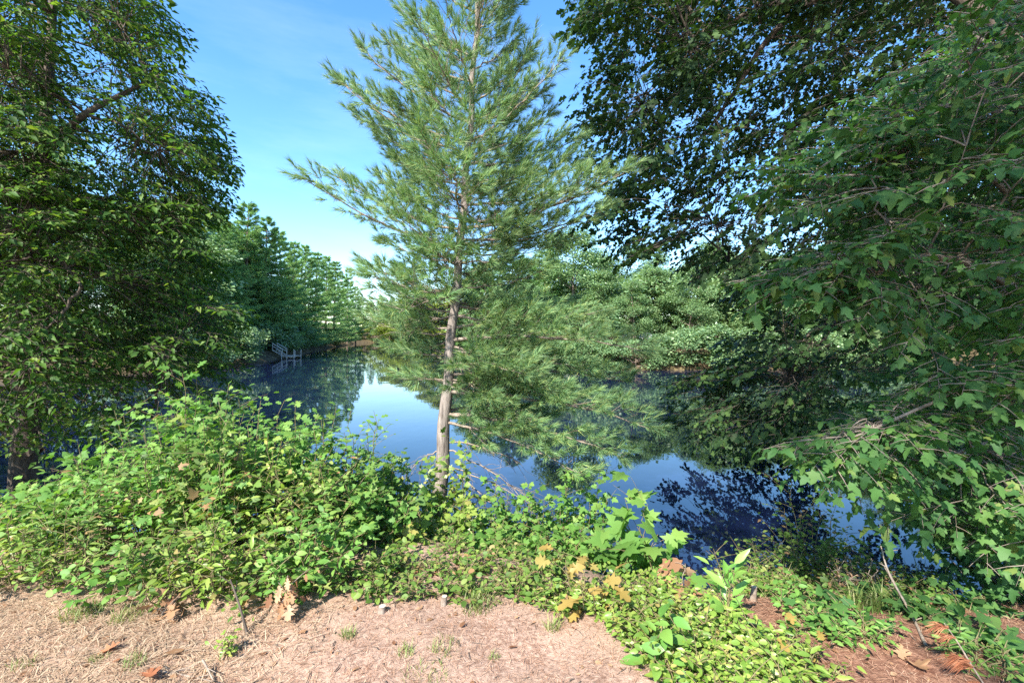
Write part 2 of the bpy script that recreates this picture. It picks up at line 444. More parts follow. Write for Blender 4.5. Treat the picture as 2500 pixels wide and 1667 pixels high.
MAPLE = fan([(0, 0.02), (0.16, -0.08), (0.34, -0.1), (0.3, 0.06), (0.5, 0.16), (0.6, 0.4), (0.42, 0.38), (0.27, 0.42), (0.3, 0.68), (0.14, 0.66), (0.0, 1.0)], droop=0.3, fold=0.12, centre=(0, 0.3))
MAPLE_S = fan([(0, 0.02), (0.32, -0.06), (0.28, 0.1), (0.58, 0.38), (0.27, 0.42), (0.26, 0.68), (0.0, 1.0)], droop=0.3, fold=0.1, centre=(0, 0.3))
MAPLE_C = fan([(0, 0.02), (0.3, -0.1), (0.24, 0.08), (0.5, 0.3), (0.22, 0.4), (0.24, 0.7), (0.04, 0.98)], droop=0.75, fold=0.5, centre=(0.02, 0.3))
MAPLE_N = fan([(0, 0.02), (0.22, -0.02), (0.24, 0.14), (0.46, 0.46), (0.2, 0.46), (0.2, 0.74), (0.0, 1.05)], droop=0.05, fold=-0.3, centre=(0, 0.3))
OAK = fan([(0, 0), (0.14, 0.14), (0.1, 0.24), (0.36, 0.38), (0.15, 0.46), (0.4, 0.68), (0.16, 0.7), (0.18, 0.9), (0, 1.0)], droop=0.2, fold=0.25, centre=(0, 0.5))
OAK_S = fan([(0, 0), (0.34, 0.38), (0.13, 0.48), (0.34, 0.7), (0, 1.0)], droop=0.2, fold=0.25, centre=(0, 0.5))
OVATE = fan([(0, 0), (0.19, 0.2), (0.25, 0.45), (0.16, 0.75), (0, 1.0)], droop=0.25, fold=0.45, centre=(0, 0.45))
ROUND = fan([(0, 0), (0.24, 0.15), (0.33, 0.45), (0.24, 0.78), (0, 0.98)], droop=0.2, fold=0.4, centre=(0, 0.45))
LANCE = fan([(0, 0), (0.12, 0.2), (0.16, 0.42), (0.1, 0.74), (0, 1.0)], droop=0.3, fold=0.5, centre=(0, 0.45))
QUAD = (np.array([(0, 0, 0), (0.3, 0.45, 0.05), (0, 1, -0.1), (-0.3, 0.45, 0.05)]), np.array([(0, 1, 2), (0, 2, 3)]))
LANCE_S = (np.array([(0, 0, 0), (0.25, 0.4, 0.1), (0, 1, -0.12), (-0.25, 0.4, 0.1)]), np.array([(0, 1, 2), (0, 2, 3)]))

def leaf_mesh(name, tpl, mat):
    ac = Acc(); ac.add(tpl[0], tpl[1]); me = ac.mesh(name); me.materials.append(mat); return me

def needle_shoot(rng, nn=52, L=0.1, nl=0.1, w=0.0025, spread=(0.22, 1.0)):
    """a pine shoot: needles bursting from a short stem along +Y"""
    t = rng.random(nn) ** 0.7
    base = np.stack([np.zeros(nn), t * L, np.zeros(nn)], 1)
    az = rng.random(nn) * 2 * math.pi
    ang = spread[0] + (spread[1] - spread[0]) * (1 - t) * rng.uniform(0.6, 1.2, nn)
    d = np.stack([np.sin(ang) * np.cos(az), np.cos(ang), np.sin(ang) * np.sin(az)], 1)
    ln = nl * rng.uniform(0.75, 1.15, nn)
    tip = base + d * ln[:, None]; tip[:, 2] -= 0.12 * ln
    side = unit(np.cross(d, rng.normal(size=(nn, 3)))) * w
    V = np.stack([base - side, base + side, tip], 1).reshape(-1, 3)
    return V, np.arange(nn * 3).reshape(-1, 3)

def bez(p0, p1, p2, n):
    t = np.linspace(0, 1, n)[:, None]
    return (1 - t) ** 2 * p0 + 2 * t * (1 - t) * p1 + t * t * p2

def spline(pts, n):
    """smooth polyline through points"""
    pts = np.asarray(pts, float); k = len(pts)
    ext = np.concatenate([2 * pts[:1] - pts[1:2], pts, 2 * pts[-1:] - pts[-2:-1]])
    out_ = []
    for t in np.linspace(0, k - 1 - 1e-6, n):
        i = int(t); f = t - i
        p0, p1, p2, p3 = ext[i:i + 4]
        out_.append(0.5 * ((2 * p1) + (-p0 + p2) * f + (2 * p0 - 5 * p1 + 4 * p2 - p3) * f * f + (-p0 + 3 * p1 - 3 * p2 + p3) * f ** 3))
    return np.array(out_)

# ------------------------------------------------------------------ far trees: a few kinds, then copies
def far_pine(seed, H=18.0, R=4.0, bare=0.18):
    rng = np.random.default_rng(seed)
    root = empty('pine_tree', (0, 0, 0), 'tall dark white pine on the far bank', 'pine tree')
    tr = Acc(); cr = Acc()
    lean = rng.normal(0, 0.25, 2)
    zs = np.linspace(-0.5, H, 14)
    pts = np.stack([lean[0] * (zs / H) ** 2, lean[1] * (zs / H) ** 2, zs], 1)
    tr.tubes(pts[None], (0.24 * (1 - zs / H) ** 0.8 + 0.02)[None], 8)
    shoots = [needle_shoot(np.random.default_rng(seed * 7 + i), 18, 0.4, 0.38, 0.03, (0.3, 1.2)) for i in range(3)]
    Ms, Os = [], []
    z = H * bare
    while z < H - 0.15:
        f = (z - H * bare) / (H * (1 - bare))
        nb = rng.integers(4, 7)
        a0 = rng.random() * 6.28
        rad = R * (1 - f) ** 0.9 * (0.72 + 0.28 * min(1, f * 5)) + 0.25
        for b in range(nb):
            az = a0 + b * 6.28 / nb + rng.normal(0, 0.25)
            Lb = rad * rng.uniform(0.5, 1.2)
            d = np.array([math.cos(az), math.sin(az), 0])
            rise = (0.05 + 0.55 * f) * Lb
            p0 = np.array([np.interp(z, zs, pts[:, 0]), np.interp(z, zs, pts[:, 1]), z])
            p2 = p0 + d * Lb + np.array([0, 0, rise])
            p1 = p0 + d * Lb * 0.55 + np.array([0, 0, rise * 0.1 - 0.06 * Lb])
            bp_ = bez(p0, p1, p2, 6)
            tr.tubes(bp_[None], np.linspace(0.05, 0.012, 6)[None] * (0.5 + Lb / R), 3)
            ns = int(8 + Lb * 13)
            tt = rng.uniform(0.22, 1, ns) ** 0.8
            side = np.array([-d[1], d[0], 0])
            w = rng.normal(0, 1, ns) * 0.3 * Lb * (0.35 + 0.9 * (1 - np.abs(tt - 0.6)))* 0.6
            pos = np.array([np.interp(tt, np.linspace(0, 1, 6), bp_[:, k]) for k in range(3)]).T + side * w[:, None]
            pos[:, 2] += rng.normal(0.03, 0.07, ns)
            dd = d * 0.9 + side * np.sign(w)[:, None] * np.minimum(1, np.abs(w))[:, None] + rng.normal(0, 0.2, (ns, 3)) + np.array([0, 0, 0.2 + 0.3 * f])
            Ms.append(frames(dd, np.tile([0, 0, 1.0], (ns, 1)), rng.uniform(0.75, 1.25, ns))); Os.append(pos)
        z += rng.uniform(0.8, 1.25) * (1.15 - 0.45 * f)
    M = np.concatenate(Ms); O = np.concatenate(Os)
    ch = rng.integers(0, 3, len(M))
    for i in range(3): cr.stamp(shoots[i], M[ch == i], O[ch == i])
    part('trunk', tr, MT['far_bark'], root, True)
    part('crown', cr, MT['far_needle'], root, kind='stuff')
    return root

def far_broadleaf(seed, H=10.0, R=3.6, n_cl=46, mat='far_leaf', low=0.05, leaf=0.23, per=620, name='broadleaf_tree', cat='tree'):
    rng = np.random.default_rng(seed)
    root = empty(name, (0, 0, 0), 'leafy green tree on the far shore', cat)
    tr = Acc(); cr = Acc()
    top = np.array([rng.normal(0, 0.3), rng.normal(0, 0.3), H * 0.86])
    tp = spline([(0, 0, -0.5), (rng.normal(0, .15), rng.normal(0, .15), H * 0.3), tuple(top * 0.75 + np.array([rng.normal(0, .2), 0, 0])), tuple(top)], 12)
    tr.tubes(tp[None], np.linspace(0.03 * H ** 0.8 * 0.6, 0.02, 12)[None], 7)
    cs = []
    for i in range(n_cl):
        f = rng.random() ** 0.85
        z = H * (low + (1 - low) * f)
        rr = R * (math.sin(math.pi * (0.12 + 0.83 * f)) ** 0.7) * rng.uniform(0.35, 1.0)
        az = i * 2.4 + rng.normal(0, 0.5)
        cs.append((rr * math.cos(az), rr * math.sin(az), z, rng.uniform(0.55, 1.05) * R * 0.36))
    cs = np.array(cs)
    for c in cs:
        zt = max(0.1, c[2] - 0.5 * math.hypot(c[0], c[1]))
        p0 = np.array([np.interp(zt, tp[:, 2], tp[:, k]) for k in range(3)])
        p2 = c[:3]
        b = bez(p0, (p0 + p2) / 2 + np.array([0, 0, -0.15]), p2, 5)
        tr.tubes(b[None], np.linspace(0.045, 0.01, 5)[None], 3)
        k = int(per * (c[3] / (R * 0.36)) ** 2 * rng.uniform(0.8, 1.2))
        d = unit(rng.normal(size=(k, 3)))
        rad = c[3] * rng.random(k) ** 0.42 * (0.75 + 0.5 * rng.random(k))
        pos = c[:3] + d * rad[:, None] * np.array([1.25, 1.25, 0.62])
        outw = unit(pos - c[:3] + np.array([c[0], c[1], 0]) * 0.35 + rng.normal(0, 0.5, (k, 3)))
        outw[:, 2] = outw[:, 2] * 0.4 - 0.18
        up = unit(np.array([0, 0, 1.0]) + rng.normal(0, 0.45, (k, 3)) + unit(pos - c[:3]) * 0.35)
        cr.stamp(QUAD, frames(outw, up, leaf * rng.uniform(0.7, 1.25, k)), pos)
    part('trunk' if name != 'waterside_bush' else 'stem', tr, MT['far_bark'], root, True)
    part('crown' if name != 'waterside_bush' else 'foliage', cr, MT[mat], root, kind='stuff')
    return root

ORD = ['nearest', 'second', 'third', 'fourth', 'fifth', 'sixth', 'seventh', 'eighth', 'ninth', 'tenth', 'eleventh', 'twelfth',
       'thirteenth', 'fourteenth', 'fifteenth', 'sixteenth', 'seventeenth', 'eighteenth', 'nineteenth', 'twentieth']
_used = {}
def place(proto, x, y, s, rz, label, group=None, sxy=1.0, dz=0.0):
    loc = (x, y, gz(x, y) - 0.15 + dz)
    if id(proto) not in _used:
        _used[id(proto)] = 1
        proto.location = loc; proto.rotation_euler = (0, 0, rz); proto.scale = (s * sxy, s * sxy, s)
        proto['label'] = label
        if group: proto['group'] = group
        return proto
    return copy_tree(proto, loc, rz, (s * sxy, s * sxy, s), label, group)

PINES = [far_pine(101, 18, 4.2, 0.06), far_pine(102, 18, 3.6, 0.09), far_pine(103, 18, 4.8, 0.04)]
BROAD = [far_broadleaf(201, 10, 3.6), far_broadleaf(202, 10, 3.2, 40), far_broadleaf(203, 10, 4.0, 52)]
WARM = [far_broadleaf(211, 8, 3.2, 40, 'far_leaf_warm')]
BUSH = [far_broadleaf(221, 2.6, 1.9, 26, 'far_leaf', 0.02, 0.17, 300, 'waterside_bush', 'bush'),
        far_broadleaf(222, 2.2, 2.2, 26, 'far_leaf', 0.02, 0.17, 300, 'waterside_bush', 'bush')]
rr = random.Random(5)
# left bank: (u, Y, height of the tree top row v)
left_pines = [(470, 46, 520, 2), (545, 50, 505, 0), (600, 55, 498, 1), (648, 58, 535, 2), (690, 63, 560, 0), (712, 70, 590, 1), (745, 74, 600, 2),
              (770, 84, 612, 0), (795, 92, 625, 1), (815, 100, 640, 2), (848, 112, 655, 1), (835, 122, 690, 0), (868, 128, 700, 1)]
for i, (u, Y, vt, k) in enumerate(left_pines):
    x = (u - 1250) / FPX * Y
    base = gz(x, Y)
    H = EYE + (HV - vt) / FPX * Y - base
    lab = f'tall white pine on the left bank, {ORD[i]} of its row from the near end'
    if i == 10: lab = 'slim white pine with open layered boughs at the far end of the left bank row'
    place(PINES[k], x, Y, H / 18.0, rr.uniform(0, 6), lab, 'white pines on the left bank', sxy=rr.uniform(0.95, 1.15) * (0.8 if i == 10 else 1))
for i in range(16):       # second row behind, only glimpsed between the first
    Y = rr.uniform(52, 125); x = -0.36 * Y - 13 - rr.uniform(0, 10) - (Y - 50) * -0.02
    place(PINES[i % 3], x, Y, rr.uniform(0.75, 0.95), rr.uniform(0, 6), 'dark pine glimpsed behind the front row of pines on the left bank', 'pines behind the left bank row')
for i in range(12):
    Y = 26 + i * 3.0; x = -33 - rr.uniform(0, 9) + (3 if Y > 40 else 0)
    place(BROAD[i % 3], x, Y, rr.uniform(0.9, 1.3), rr.uniform(0, 6), 'leafy tree glimpsed through the dark foliage of the left tree', 'trees seen through the left tree')
sh = [(-24.5, 33), (-23.6, 37), (-23.2, 41), (-24.0, 44.0), (-26.4, 47.0), (-27.5, 55.6), (-27.2, 58), (-28.4, 62), (-29.8, 67), (-31, 72), (-32.6, 78), (-34, 84), (-35.2, 90), (-36.6, 98),
      (-38, 106), (-39.4, 114), (-41, 121)]
for i, (x, y) in enumerate(sh):
    place(BUSH[i % 2], x - 0.5, y, rr.uniform(0.95, 1.5), rr.uniform(0, 6), f'low bush at the foot of the left bank pines, {ORD[i]} along the waterline', 'bushes along the left waterline')
for i in range(22):
    Y = 46 + i * 3.9; x = -0.34 * Y - 13.5 - rr.uniform(0, 5)
    place(BUSH[i % 2], x, Y, rr.uniform(2.0, 3.2), rr.uniform(0, 6), 'thick undergrowth bush between the pine trunks on the left bank', 'undergrowth between the left bank pines')
# end of the channel
for i, (u, Y, vt, k) in enumerate([(880, 165, 722, 0), (905, 172, 726, 1), (930, 168, 728, 2), (955, 176, 724, 0), (978, 170, 730, 1), (1000, 178, 722, 2), (1025, 172, 724, 0)]):
    x = (u - 1250) / FPX * Y
    H = EYE + (HV - vt) / FPX * Y - gz(x, Y)
    place(PINES[k], x, Y, H / 18.0, rr.uniform(0, 6), f'small far pine closing the end of the channel, {ORD[i] if i else "first"} from the left', 'pines at the far end of the channel', sxy=1.1)
# right shore of the channel, behind the near pine
for i, (u, Y, vt, k) in enumerate([(925, 140, 745, 0), (955, 128, 740, 0), (985, 112, 735, 0), (1010, 96, 720, 0), (1040, 84, 712, 0), (1075, 72, 700, 0), (1110, 62, 690, 0)]):
    x = (u - 1250) / FPX * Y
    x += 3.0
    H = EYE + (HV - vt) / FPX * Y - gz(x, Y)
    place(WARM[0], x, Y, H / 8.0, rr.uniform(0, 6), f'yellow-green tree on the channel bank behind the near pine, {ORD[i] if i else "farthest"}' + (' from the far end' if i else ' of its row'), 'yellow-green trees along the channel', sxy=1.15)
for i, (u, Y, vt, k) in enumerate([(1180, 58, 640, 0), (1250, 52, 618, 2), (1330, 50, 615, 1), (1400, 52, 640, 0)]):
    x = (u - 1250) / FPX * Y
    H = EYE + (HV - vt) / FPX * Y - gz(x, Y)
    place(PINES[k], x, Y, H / 18.0, rr.uniform(0, 6), f'dark green pine behind the near pine on the far shore, {ORD[i] if i else "first"} from the left', 'pines on the far shore', sxy=1.9)
right_trees = [(1180, 47, 660, 0), (1290, 42, 690, 1), (1395, 47, 560, 2), (1470, 44, 665, 0), (1545, 42, 685, 1), (1600, 45, 650, 2), (1690, 42, 650, 0), (1760, 47, 610, 1),
               (1840, 43, 620, 2), (1920, 42, 640, 0), (2010, 44, 610, 1), (2100, 42, 560, 2), (2200, 44, 500, 0), (2310, 43, 470, 1), (2420, 44, 480, 2), (2560, 46, 480, 0)]
for i, (u, Y, vt, k) in enumerate(right_trees):
    x = (u - 1250) / FPX * Y
    H = EYE + (HV - vt) / FPX * Y - gz(x, Y)
    lab = f'pale green leafy tree across the pond, {ORD[i] if i else "first"} from the left of its row'
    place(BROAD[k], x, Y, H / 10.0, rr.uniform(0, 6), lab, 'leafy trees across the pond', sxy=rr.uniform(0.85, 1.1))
for i in range(16):
    Y = rr.uniform(56, 70); x = 2 + i * 4.4
    place(BROAD[i % 3], x, Y, rr.uniform(0.9, 1.1), rr.uniform(0, 6), 'leafy tree glimpsed behind the front row of trees across the pond', 'trees behind the far shore row')
for i in range(15):
    x = 3.2 + i * 1.9 + rr.uniform(-0.4, 0.4); y = 35.4 + rr.uniform(-0.2, 0.6) + (1.8 if x < 6 else 0)
    place(BUSH[i % 2], x, y, rr.uniform(0.75, 1.25), rr.uniform(0, 6), f'pale green bush overhanging the far waterline across the pond, {ORD[i] if i else "first"} from the left', 'bushes along the far waterline', sxy=1.1)
for i in range(14):
    x = 3.5 + i * 2.6 + rr.uniform(-0.5, 0.5); y = 47.5 + rr.uniform(-1, 2.5)
    place(BUSH[i % 2], x, y, rr.uniform(1.7, 2.4), rr.uniform(0, 6), 'thick undergrowth bush between the trunks across the pond', 'undergrowth between the far shore trees')
for i in range(12):
    t = i / 11; x = 4.5 - 33 * t; y = 40 + 88 * t
    place(BUSH[i % 2], x + 2.2, y, rr.uniform(1.1, 1.6), rr.uniform(0, 6), f'green bush on the channel waterline behind the near pine, {ORD[i]} from the camera', 'bushes along the channel bank')

for i in range(9):
    x = -47 + i * 2.3; y = 149.5 - abs(i - 4) * 1.1 + (i > 5) * -4
    place(WARM[0] if i % 2 else BUSH[0], x, y, rr.uniform(0.5, 0.7) if i % 2 else 1.5, rr.uniform(0, 6), f'low yellow-green growth closing the channel end, {ORD[i] if i else "first"} from the left', 'growth at the channel end')
# pale boulders on the far bank
def boulder(x, y, s, seed, label):
    rng = np.random.default_rng(seed)
    import bmesh
    bm = bmesh.new(); bmesh.ops.create_icosphere(bm, subdivisions=3, radius=1)
    V = np.array([v.co[:] for v in bm.verts]); T = np.array([[v.index for v in f.verts] for f in bm.faces]); bm.free()
    for _ in range(7):
        d = unit(rng.normal(size=3)); k = V @ d; lim = rng.uniform(0.55, 0.85)
        V = V - np.maximum(0, k - lim)[:, None] * d
    V = V * np.array([1.5, 1.0, 0.75]) * s
    ac = Acc(); z = gz(x, y); ac.add(V + np.array([x, y, z + 0.35 * s]), T)
    single('boulder', ac, MT['rock'], label, 'boulder', 'pale boulders on the far bank', origin=(x, y, z))
for i, (u, Y, s) in enumerate([(1395, 43.5, 0.6), (1440, 43, 0.75), (1478, 42.5, 0.7), (1525, 43, 0.85), (1572, 43.5, 0.6)]):
    boulder((u - 1250) / FPX * Y, Y, s, 300 + i, f'pale granite boulder among bushes across the pond, {ORD[i] if i else "first"} from the left')

# wooden dock with stairs
DX, DY = -23.6, 51.6
dock = empty('wooden_dock', (DX, DY, WATER), 'small weathered wooden dock with railed stairs on the left bank', 'dock')
def box(ac, lo, hi):
    lo = np.array(lo, float); hi = np.array(hi, float)
    c = np.array([(x, y, z) for x in (0, 1) for y in (0, 1) for z in (0, 1)])
    ac.add(lo + c * (hi - lo), Q=[(0, 1, 3, 2), (4, 6, 7, 5), (0, 4, 5, 1), (2, 3, 7, 6), (0, 2, 6, 4), (1, 5, 7, 3)])
for i in range(7):
    b = Acc(); box(b, (DX - 0.65 + i * 0.2, DY - 0.8, -0.76), (DX - 0.65 + i * 0.2 + 0.18, DY + 0.8, -0.71)); part('deck_plank', b, MT['dock_wood'], dock)
for y in (-0.74, 0.7):
    b = Acc(); box(b, (DX - 0.7, DY + y, -0.9), (DX + 0.78, DY + y + 0.05, -0.765)); part('joist', b, MT['dock_wood'], dock)
for x, y, t in ((0.7, -0.85, -0.03), (0.7, 0.85, -0.1), (-0.05, -0.87, -0.18), (0.05, 0.85, -0.2), (-0.6, -0.87, -0.2)):
    b = Acc(); b.tubes(np.array([[(DX + x, DY + y, -1.9), (DX + x, DY + y, t)]]), np.array([[0.045, 0.045]]), 8); part('post', b, MT['dock_wood'], dock)
s0, s1 = np.array([DX - 0.62, 0, -0.74]), np.array([DX - 1.75, 0, -0.1])
for y in (-0.55, 0.5):
    for dz, nm in ((-0.02, 'stair_stringer'), (0.42, 'handrail'), (0.7, 'handrail')):
        b = Acc(); p0 = s0 + np.array([0, DY + y, dz]); p1 = s1 + np.array([0, DY + y, dz])
        b.tubes(np.array([[p0, p1]]), np.array([[0.05, 0.05]]), 4); part(nm, b, MT['dock_wood'], dock)
    for f in (0.05, 0.95):
        b = Acc(); p0 = s0 + (s1 - s0) * f + np.array([0, DY + y, 0]); b.tubes(np.array([[p0, p0 + np.array([0, 0, 0.75])]]), np.array([[0.04, 0.04]]), 4)
        part('rail_post', b, MT['dock_wood'], dock)
for i in range(4):
    p = s0 + (s1 - s0) * (i + 0.5) / 4
    b = Acc(); box(b, (p[0] - 0.13, DY - 0.5, p[2] + 0.02), (p[0] + 0.13, DY + 0.46, p[2] + 0.06)); part('stair_tread', b, MT['dock_wood'], dock)

# ------------------------------------------------------------------ the near white pine
def near_pine():
    rng = np.random.default_rng(77)
    Y0 = 5.5
    tv = np.array([-700, -450, 0, 330, 620, 900, 1180, 1420]); tu = np.array([1200, 1193, 1167, 1146, 1122, 1095, 1075, 1066])
    def trunk_pt(v): return P(np.interp(v, tv, tu), v, Y0)
    base = trunk_pt(1405)
    base[2] = gz(base[0], base[1]) - 0.1
    root = empty('white_pine', base, 'young white pine leaning over the water, grey trunk bare at its foot', 'pine tree')
    vs = np.linspace(1400, -690, 70)
    pts = np.array([trunk_pt(v) for v in vs]); pts[0] = base
    pts[:, 0] += 0.012 * np.sin(np.arange(70) * 0.9); 
    rad = np.interp(vs, [-700, -300, 0, 330, 620, 900, 1150, 1400], [0.008, 0.018, 0.026, 0.036, 0.046, 0.06, 0.08, 0.118])
    rad = rad * (1 + 0.05 * np.sin(np.arange(70) * 2.3) * rng.random(70))
    tr = Acc(); tr.tubes(pts[None], rad[None], 14)
    # knots and bark ridges round the whorls
    part('trunk', tr, MT['pine_bark'], root, True)
    B = []          # base v, tip u, tip v, depth of the tip, needles 0..1
    left = [(135, 990, 12), (300, 868, 90), (345, 812, 172), (375, 850, 225), (449, 935, 352), (535, 914, 418), (560, 792, 405), (605, 789, 467), (640, 950, 597), (715, 909, 648),
            (800, 885, 745), (815, 905, 780), (865, 965, 850), (30, 1010, -80), (-60, 1030, -180), (760, 905, 700), (930, 1000, 930), (480, 900, 300), (250, 930, 60), (200, 960, 60), (420, 860, 260)]
    right = [(80, 1240, 8), (170, 1258, 92), (330, 1292, 120), (350, 1370, 158), (400, 1442, 260), (440, 1445, 335), (500, 1465, 413), (560, 1520, 430), (585, 1480, 500), (600, 1400, 545),
             (615, 1363, 592), (700, 1330, 660), (745, 1420, 722), (770, 1465, 760), (830, 1525, 850), (860, 1440, 905), (915, 1520, 930), (935, 1440, 990), (1010, 1485, 1075),
             (1000, 1330, 1050), (-20, 1270, -70), (250, 1290, 60), (300, 1330, 190), (470, 1400, 330), (380, 1350, 230), (540, 1440, 470), (955, 1540, 1010), (1030, 1400, 1110), (800, 1480, 800), (900, 1350, 960), (940, 1300, 1010), (845, 1330, 840), (890, 1280, 900)]
    for v, u, tv_ in left: B.append((v, u, tv_, rng.uniform(-0.45, 0.5), 1.0))
    for v, u, tv_ in right: B.append((v, u, tv_, rng.uniform(-0.95, 1.0) if v > 680 else rng.uniform(-0.3, 0.9), 1.0))
    for v in np.concatenate([np.arange(-420, 420, 62), np.arange(420, 960, 46), np.arange(600, 780, 60)]):     # limbs that point at or away from the camera
        for s in (-1, 1):
            if (v > 660 and s < 0 and rng.random() < 0.5) or (v > 790 and s < 0): continue
            reach = np.interp(v, [-420, 0, 400, 900], [0.35, 0.8, 1.35, 1.3])
            uu = np.interp(v, tv, tu) + rng.uniform(-170, 170) * min(1, 0.5 + v / 800)
            B.append((v + rng.uniform(-15, 15), uu, v - np.interp(v, [0, 600, 900], [90, 20, -35]) + rng.uniform(-30, 30), s * reach * rng.uniform(0.5, 1.0), 0.8))
    br = Acc(); nd_M, nd_O = [], []
    shoots = [needle_shoot(np.random.default_rng(500 + i)) for i in range(5)]
    up = np.array([0, 0, 1.0])
    for v, u, tvv, dep, dens in B:
        p0 = trunk_pt(v); p2 = P(u, tvv, Y0 + dep)
        if dep != 0:    # keep the length real when the limb points at the camera
            p2 = P(u, tvv, Y0); p2[1] += dep
        Lb = np.linalg.norm(p2 - p0)
        sag = 0.13 * Lb if tvv < v else -0.08 * Lb
        p1 = (p0 + p2) / 2 + np.array([0, 0, -sag])
        n = 14
        b = bez(p0, p1, p2, n); b[1:] += rng.normal(0, 0.008, (n - 1, 3))
        br.tubes(b[None], (np.linspace(1, 0.18, n) * (0.006 + 0.0075 * Lb))[None], 5)
        d_main = unit(p2 - p0)
        ns = int(6 + Lb * 9)
        sgn = 1
        for i in range(ns):
            f = 0.02 + 0.98 * (i + rng.random()) / ns
            q0 = np.array([np.interp(f, np.linspace(0, 1, n), b[:, k]) for k in range(3)])
            sgn = -sgn
            horiz = unit(np.cross(d_main, up)) * sgn
            ang = rng.uniform(0.6, 1.0)
            dd = unit(d_main * math.cos(ang) + horiz * math.sin(ang) * rng.uniform(0.6, 1.0) + up * rng.uniform(-0.15, 0.5))
            Ls = (0.16 + 0.42 * Lb * (1 - f) * 0.8) * rng.uniform(0.6, 1.15)
            Ls = min(Ls, 0.62)
            q2 = q0 + dd * Ls + up * 0.12 * Ls
            sp = bez(q0, (q0 + q2) / 2 + up * -0.04 * Ls, q2, 5)
            br.tubes(sp[None], np.linspace(0.0042, 0.0016, 5)[None], 3)
            k = max(2, int(Ls / 0.06 * dens * np.interp(tvv, [100, 450, 700, 800], [0.9, 0.9, 1.0, 1.15])))
            tt = np.linspace(0.2, 1, k) if f > 0.2 or tvv > 650 else np.linspace(0.55, 1, k)
            pos = np.array([np.interp(tt, np.linspace(0, 1, 5), sp[:, c]) for c in range(3)]).T
            ax = unit(sp[-1] - sp[0])
            sd2 = unit(np.cross(ax, up)) * np.where(np.arange(k) % 2 == 0, 1, -1)[:, None]
            dirs = ax * rng.uniform(0.7, 1.1, (k, 1)) + sd2 * rng.uniform(0.3, 0.95, (k, 1)) + up * rng.uniform(-0.1, 0.55, (k, 1)) + rng.normal(0, 0.15, (k, 3))
            dirs[-1] = ax + up * 0.25
            tl = rng.uniform(0.03, 0.15, k) * (1.15 - tt); tl[-1] = 0
            end = pos + unit(dirs) * tl[:, None]
            br.tubes(np.stack([pos, (pos + end) / 2 - up * 0.003, end], 1), np.array([0.002, 0.0016, 0.0012])[None] * np.ones((k, 1)), 3)
            nd_M.append(frames(dirs, np.tile(up, (k, 1)) + rng.normal(0, 0.3, (k, 3)), rng.uniform(0.8, 1.2, k))); nd_O.append(end)
        # leading shoots at the tip
        k = 4
        nd_M.append(frames(d_main + rng.normal(0, 0.35, (k, 3)), np.tile(up, (k, 1)), rng.uniform(0.9, 1.2, k))); nd_O.append(np.tile(p2, (k, 1)) - d_main * rng.uniform(0, 0.12, (k, 1)))
    # dead, bare lower branches
    dead = Acc()
    for v, u, tvv, dep in [(1138, 1310, 1222, -0.25), (1078, 1265, 1122, -0.1), (1100, 1290, 1190, -0.35), (1135, 1230, 1230, -0.3), (1012, 1300, 1035, -0.15), (1100, 1000, 1150, 0.2), (770, 990, 812, 0.0), (925, 1200, 960, -0.3)]:
        p0 = trunk_pt(v); p2 = P(u, tvv, Y0); p2[1] += dep
        Lb = np.linalg.norm(p2 - p0)
        b = bez(p0, (p0 + p2) / 2 + up * 0.12 * Lb, p2, 10); b[1:] += rng.normal(0, 0.012, (9, 3))
        dead = Acc(); dead.tubes(b[None], np.linspace(0.011, 0.003, 10)[None], 5)
        for i in range(int(10 + 12 * Lb)):
            f = rng.uniform(0.2, 1); q0 = np.array([np.interp(f, np.linspace(0, 1, 10), b[:, k]) for k in range(3)])
            dd = unit(unit(p2 - p0) + rng.normal(0, 0.55, 3) + up * -0.25)
            Ls = rng.uniform(0.1, 0.42)
            sp = bez(q0, q0 + dd * Ls * 0.5 + up * 0.03, q0 + dd * Ls - up * 0.04, 5); sp[1:] += rng.normal(0, 0.008, (4, 3))
            dead.tubes(sp[None], np.linspace(0.0035, 0.0012, 5)[None], 3)
        part('dead_branch', dead, MT['dry_twig'], root, True, label='bare grey dead branch low on the trunk')
    part('branches', br, MT['twig'], root, True)
    M = np.concatenate(nd_M); O = np.concatenate(nd_O)
    cr = Acc(); ch = rng.integers(0, 5, len(M))
    for i in range(5): cr.stamp(shoots[i], M[ch == i], O[ch == i])
    part('crown', cr, MT['needle'], root, kind='stuff')
    print('near pine shoots', len(M))
near_pine()

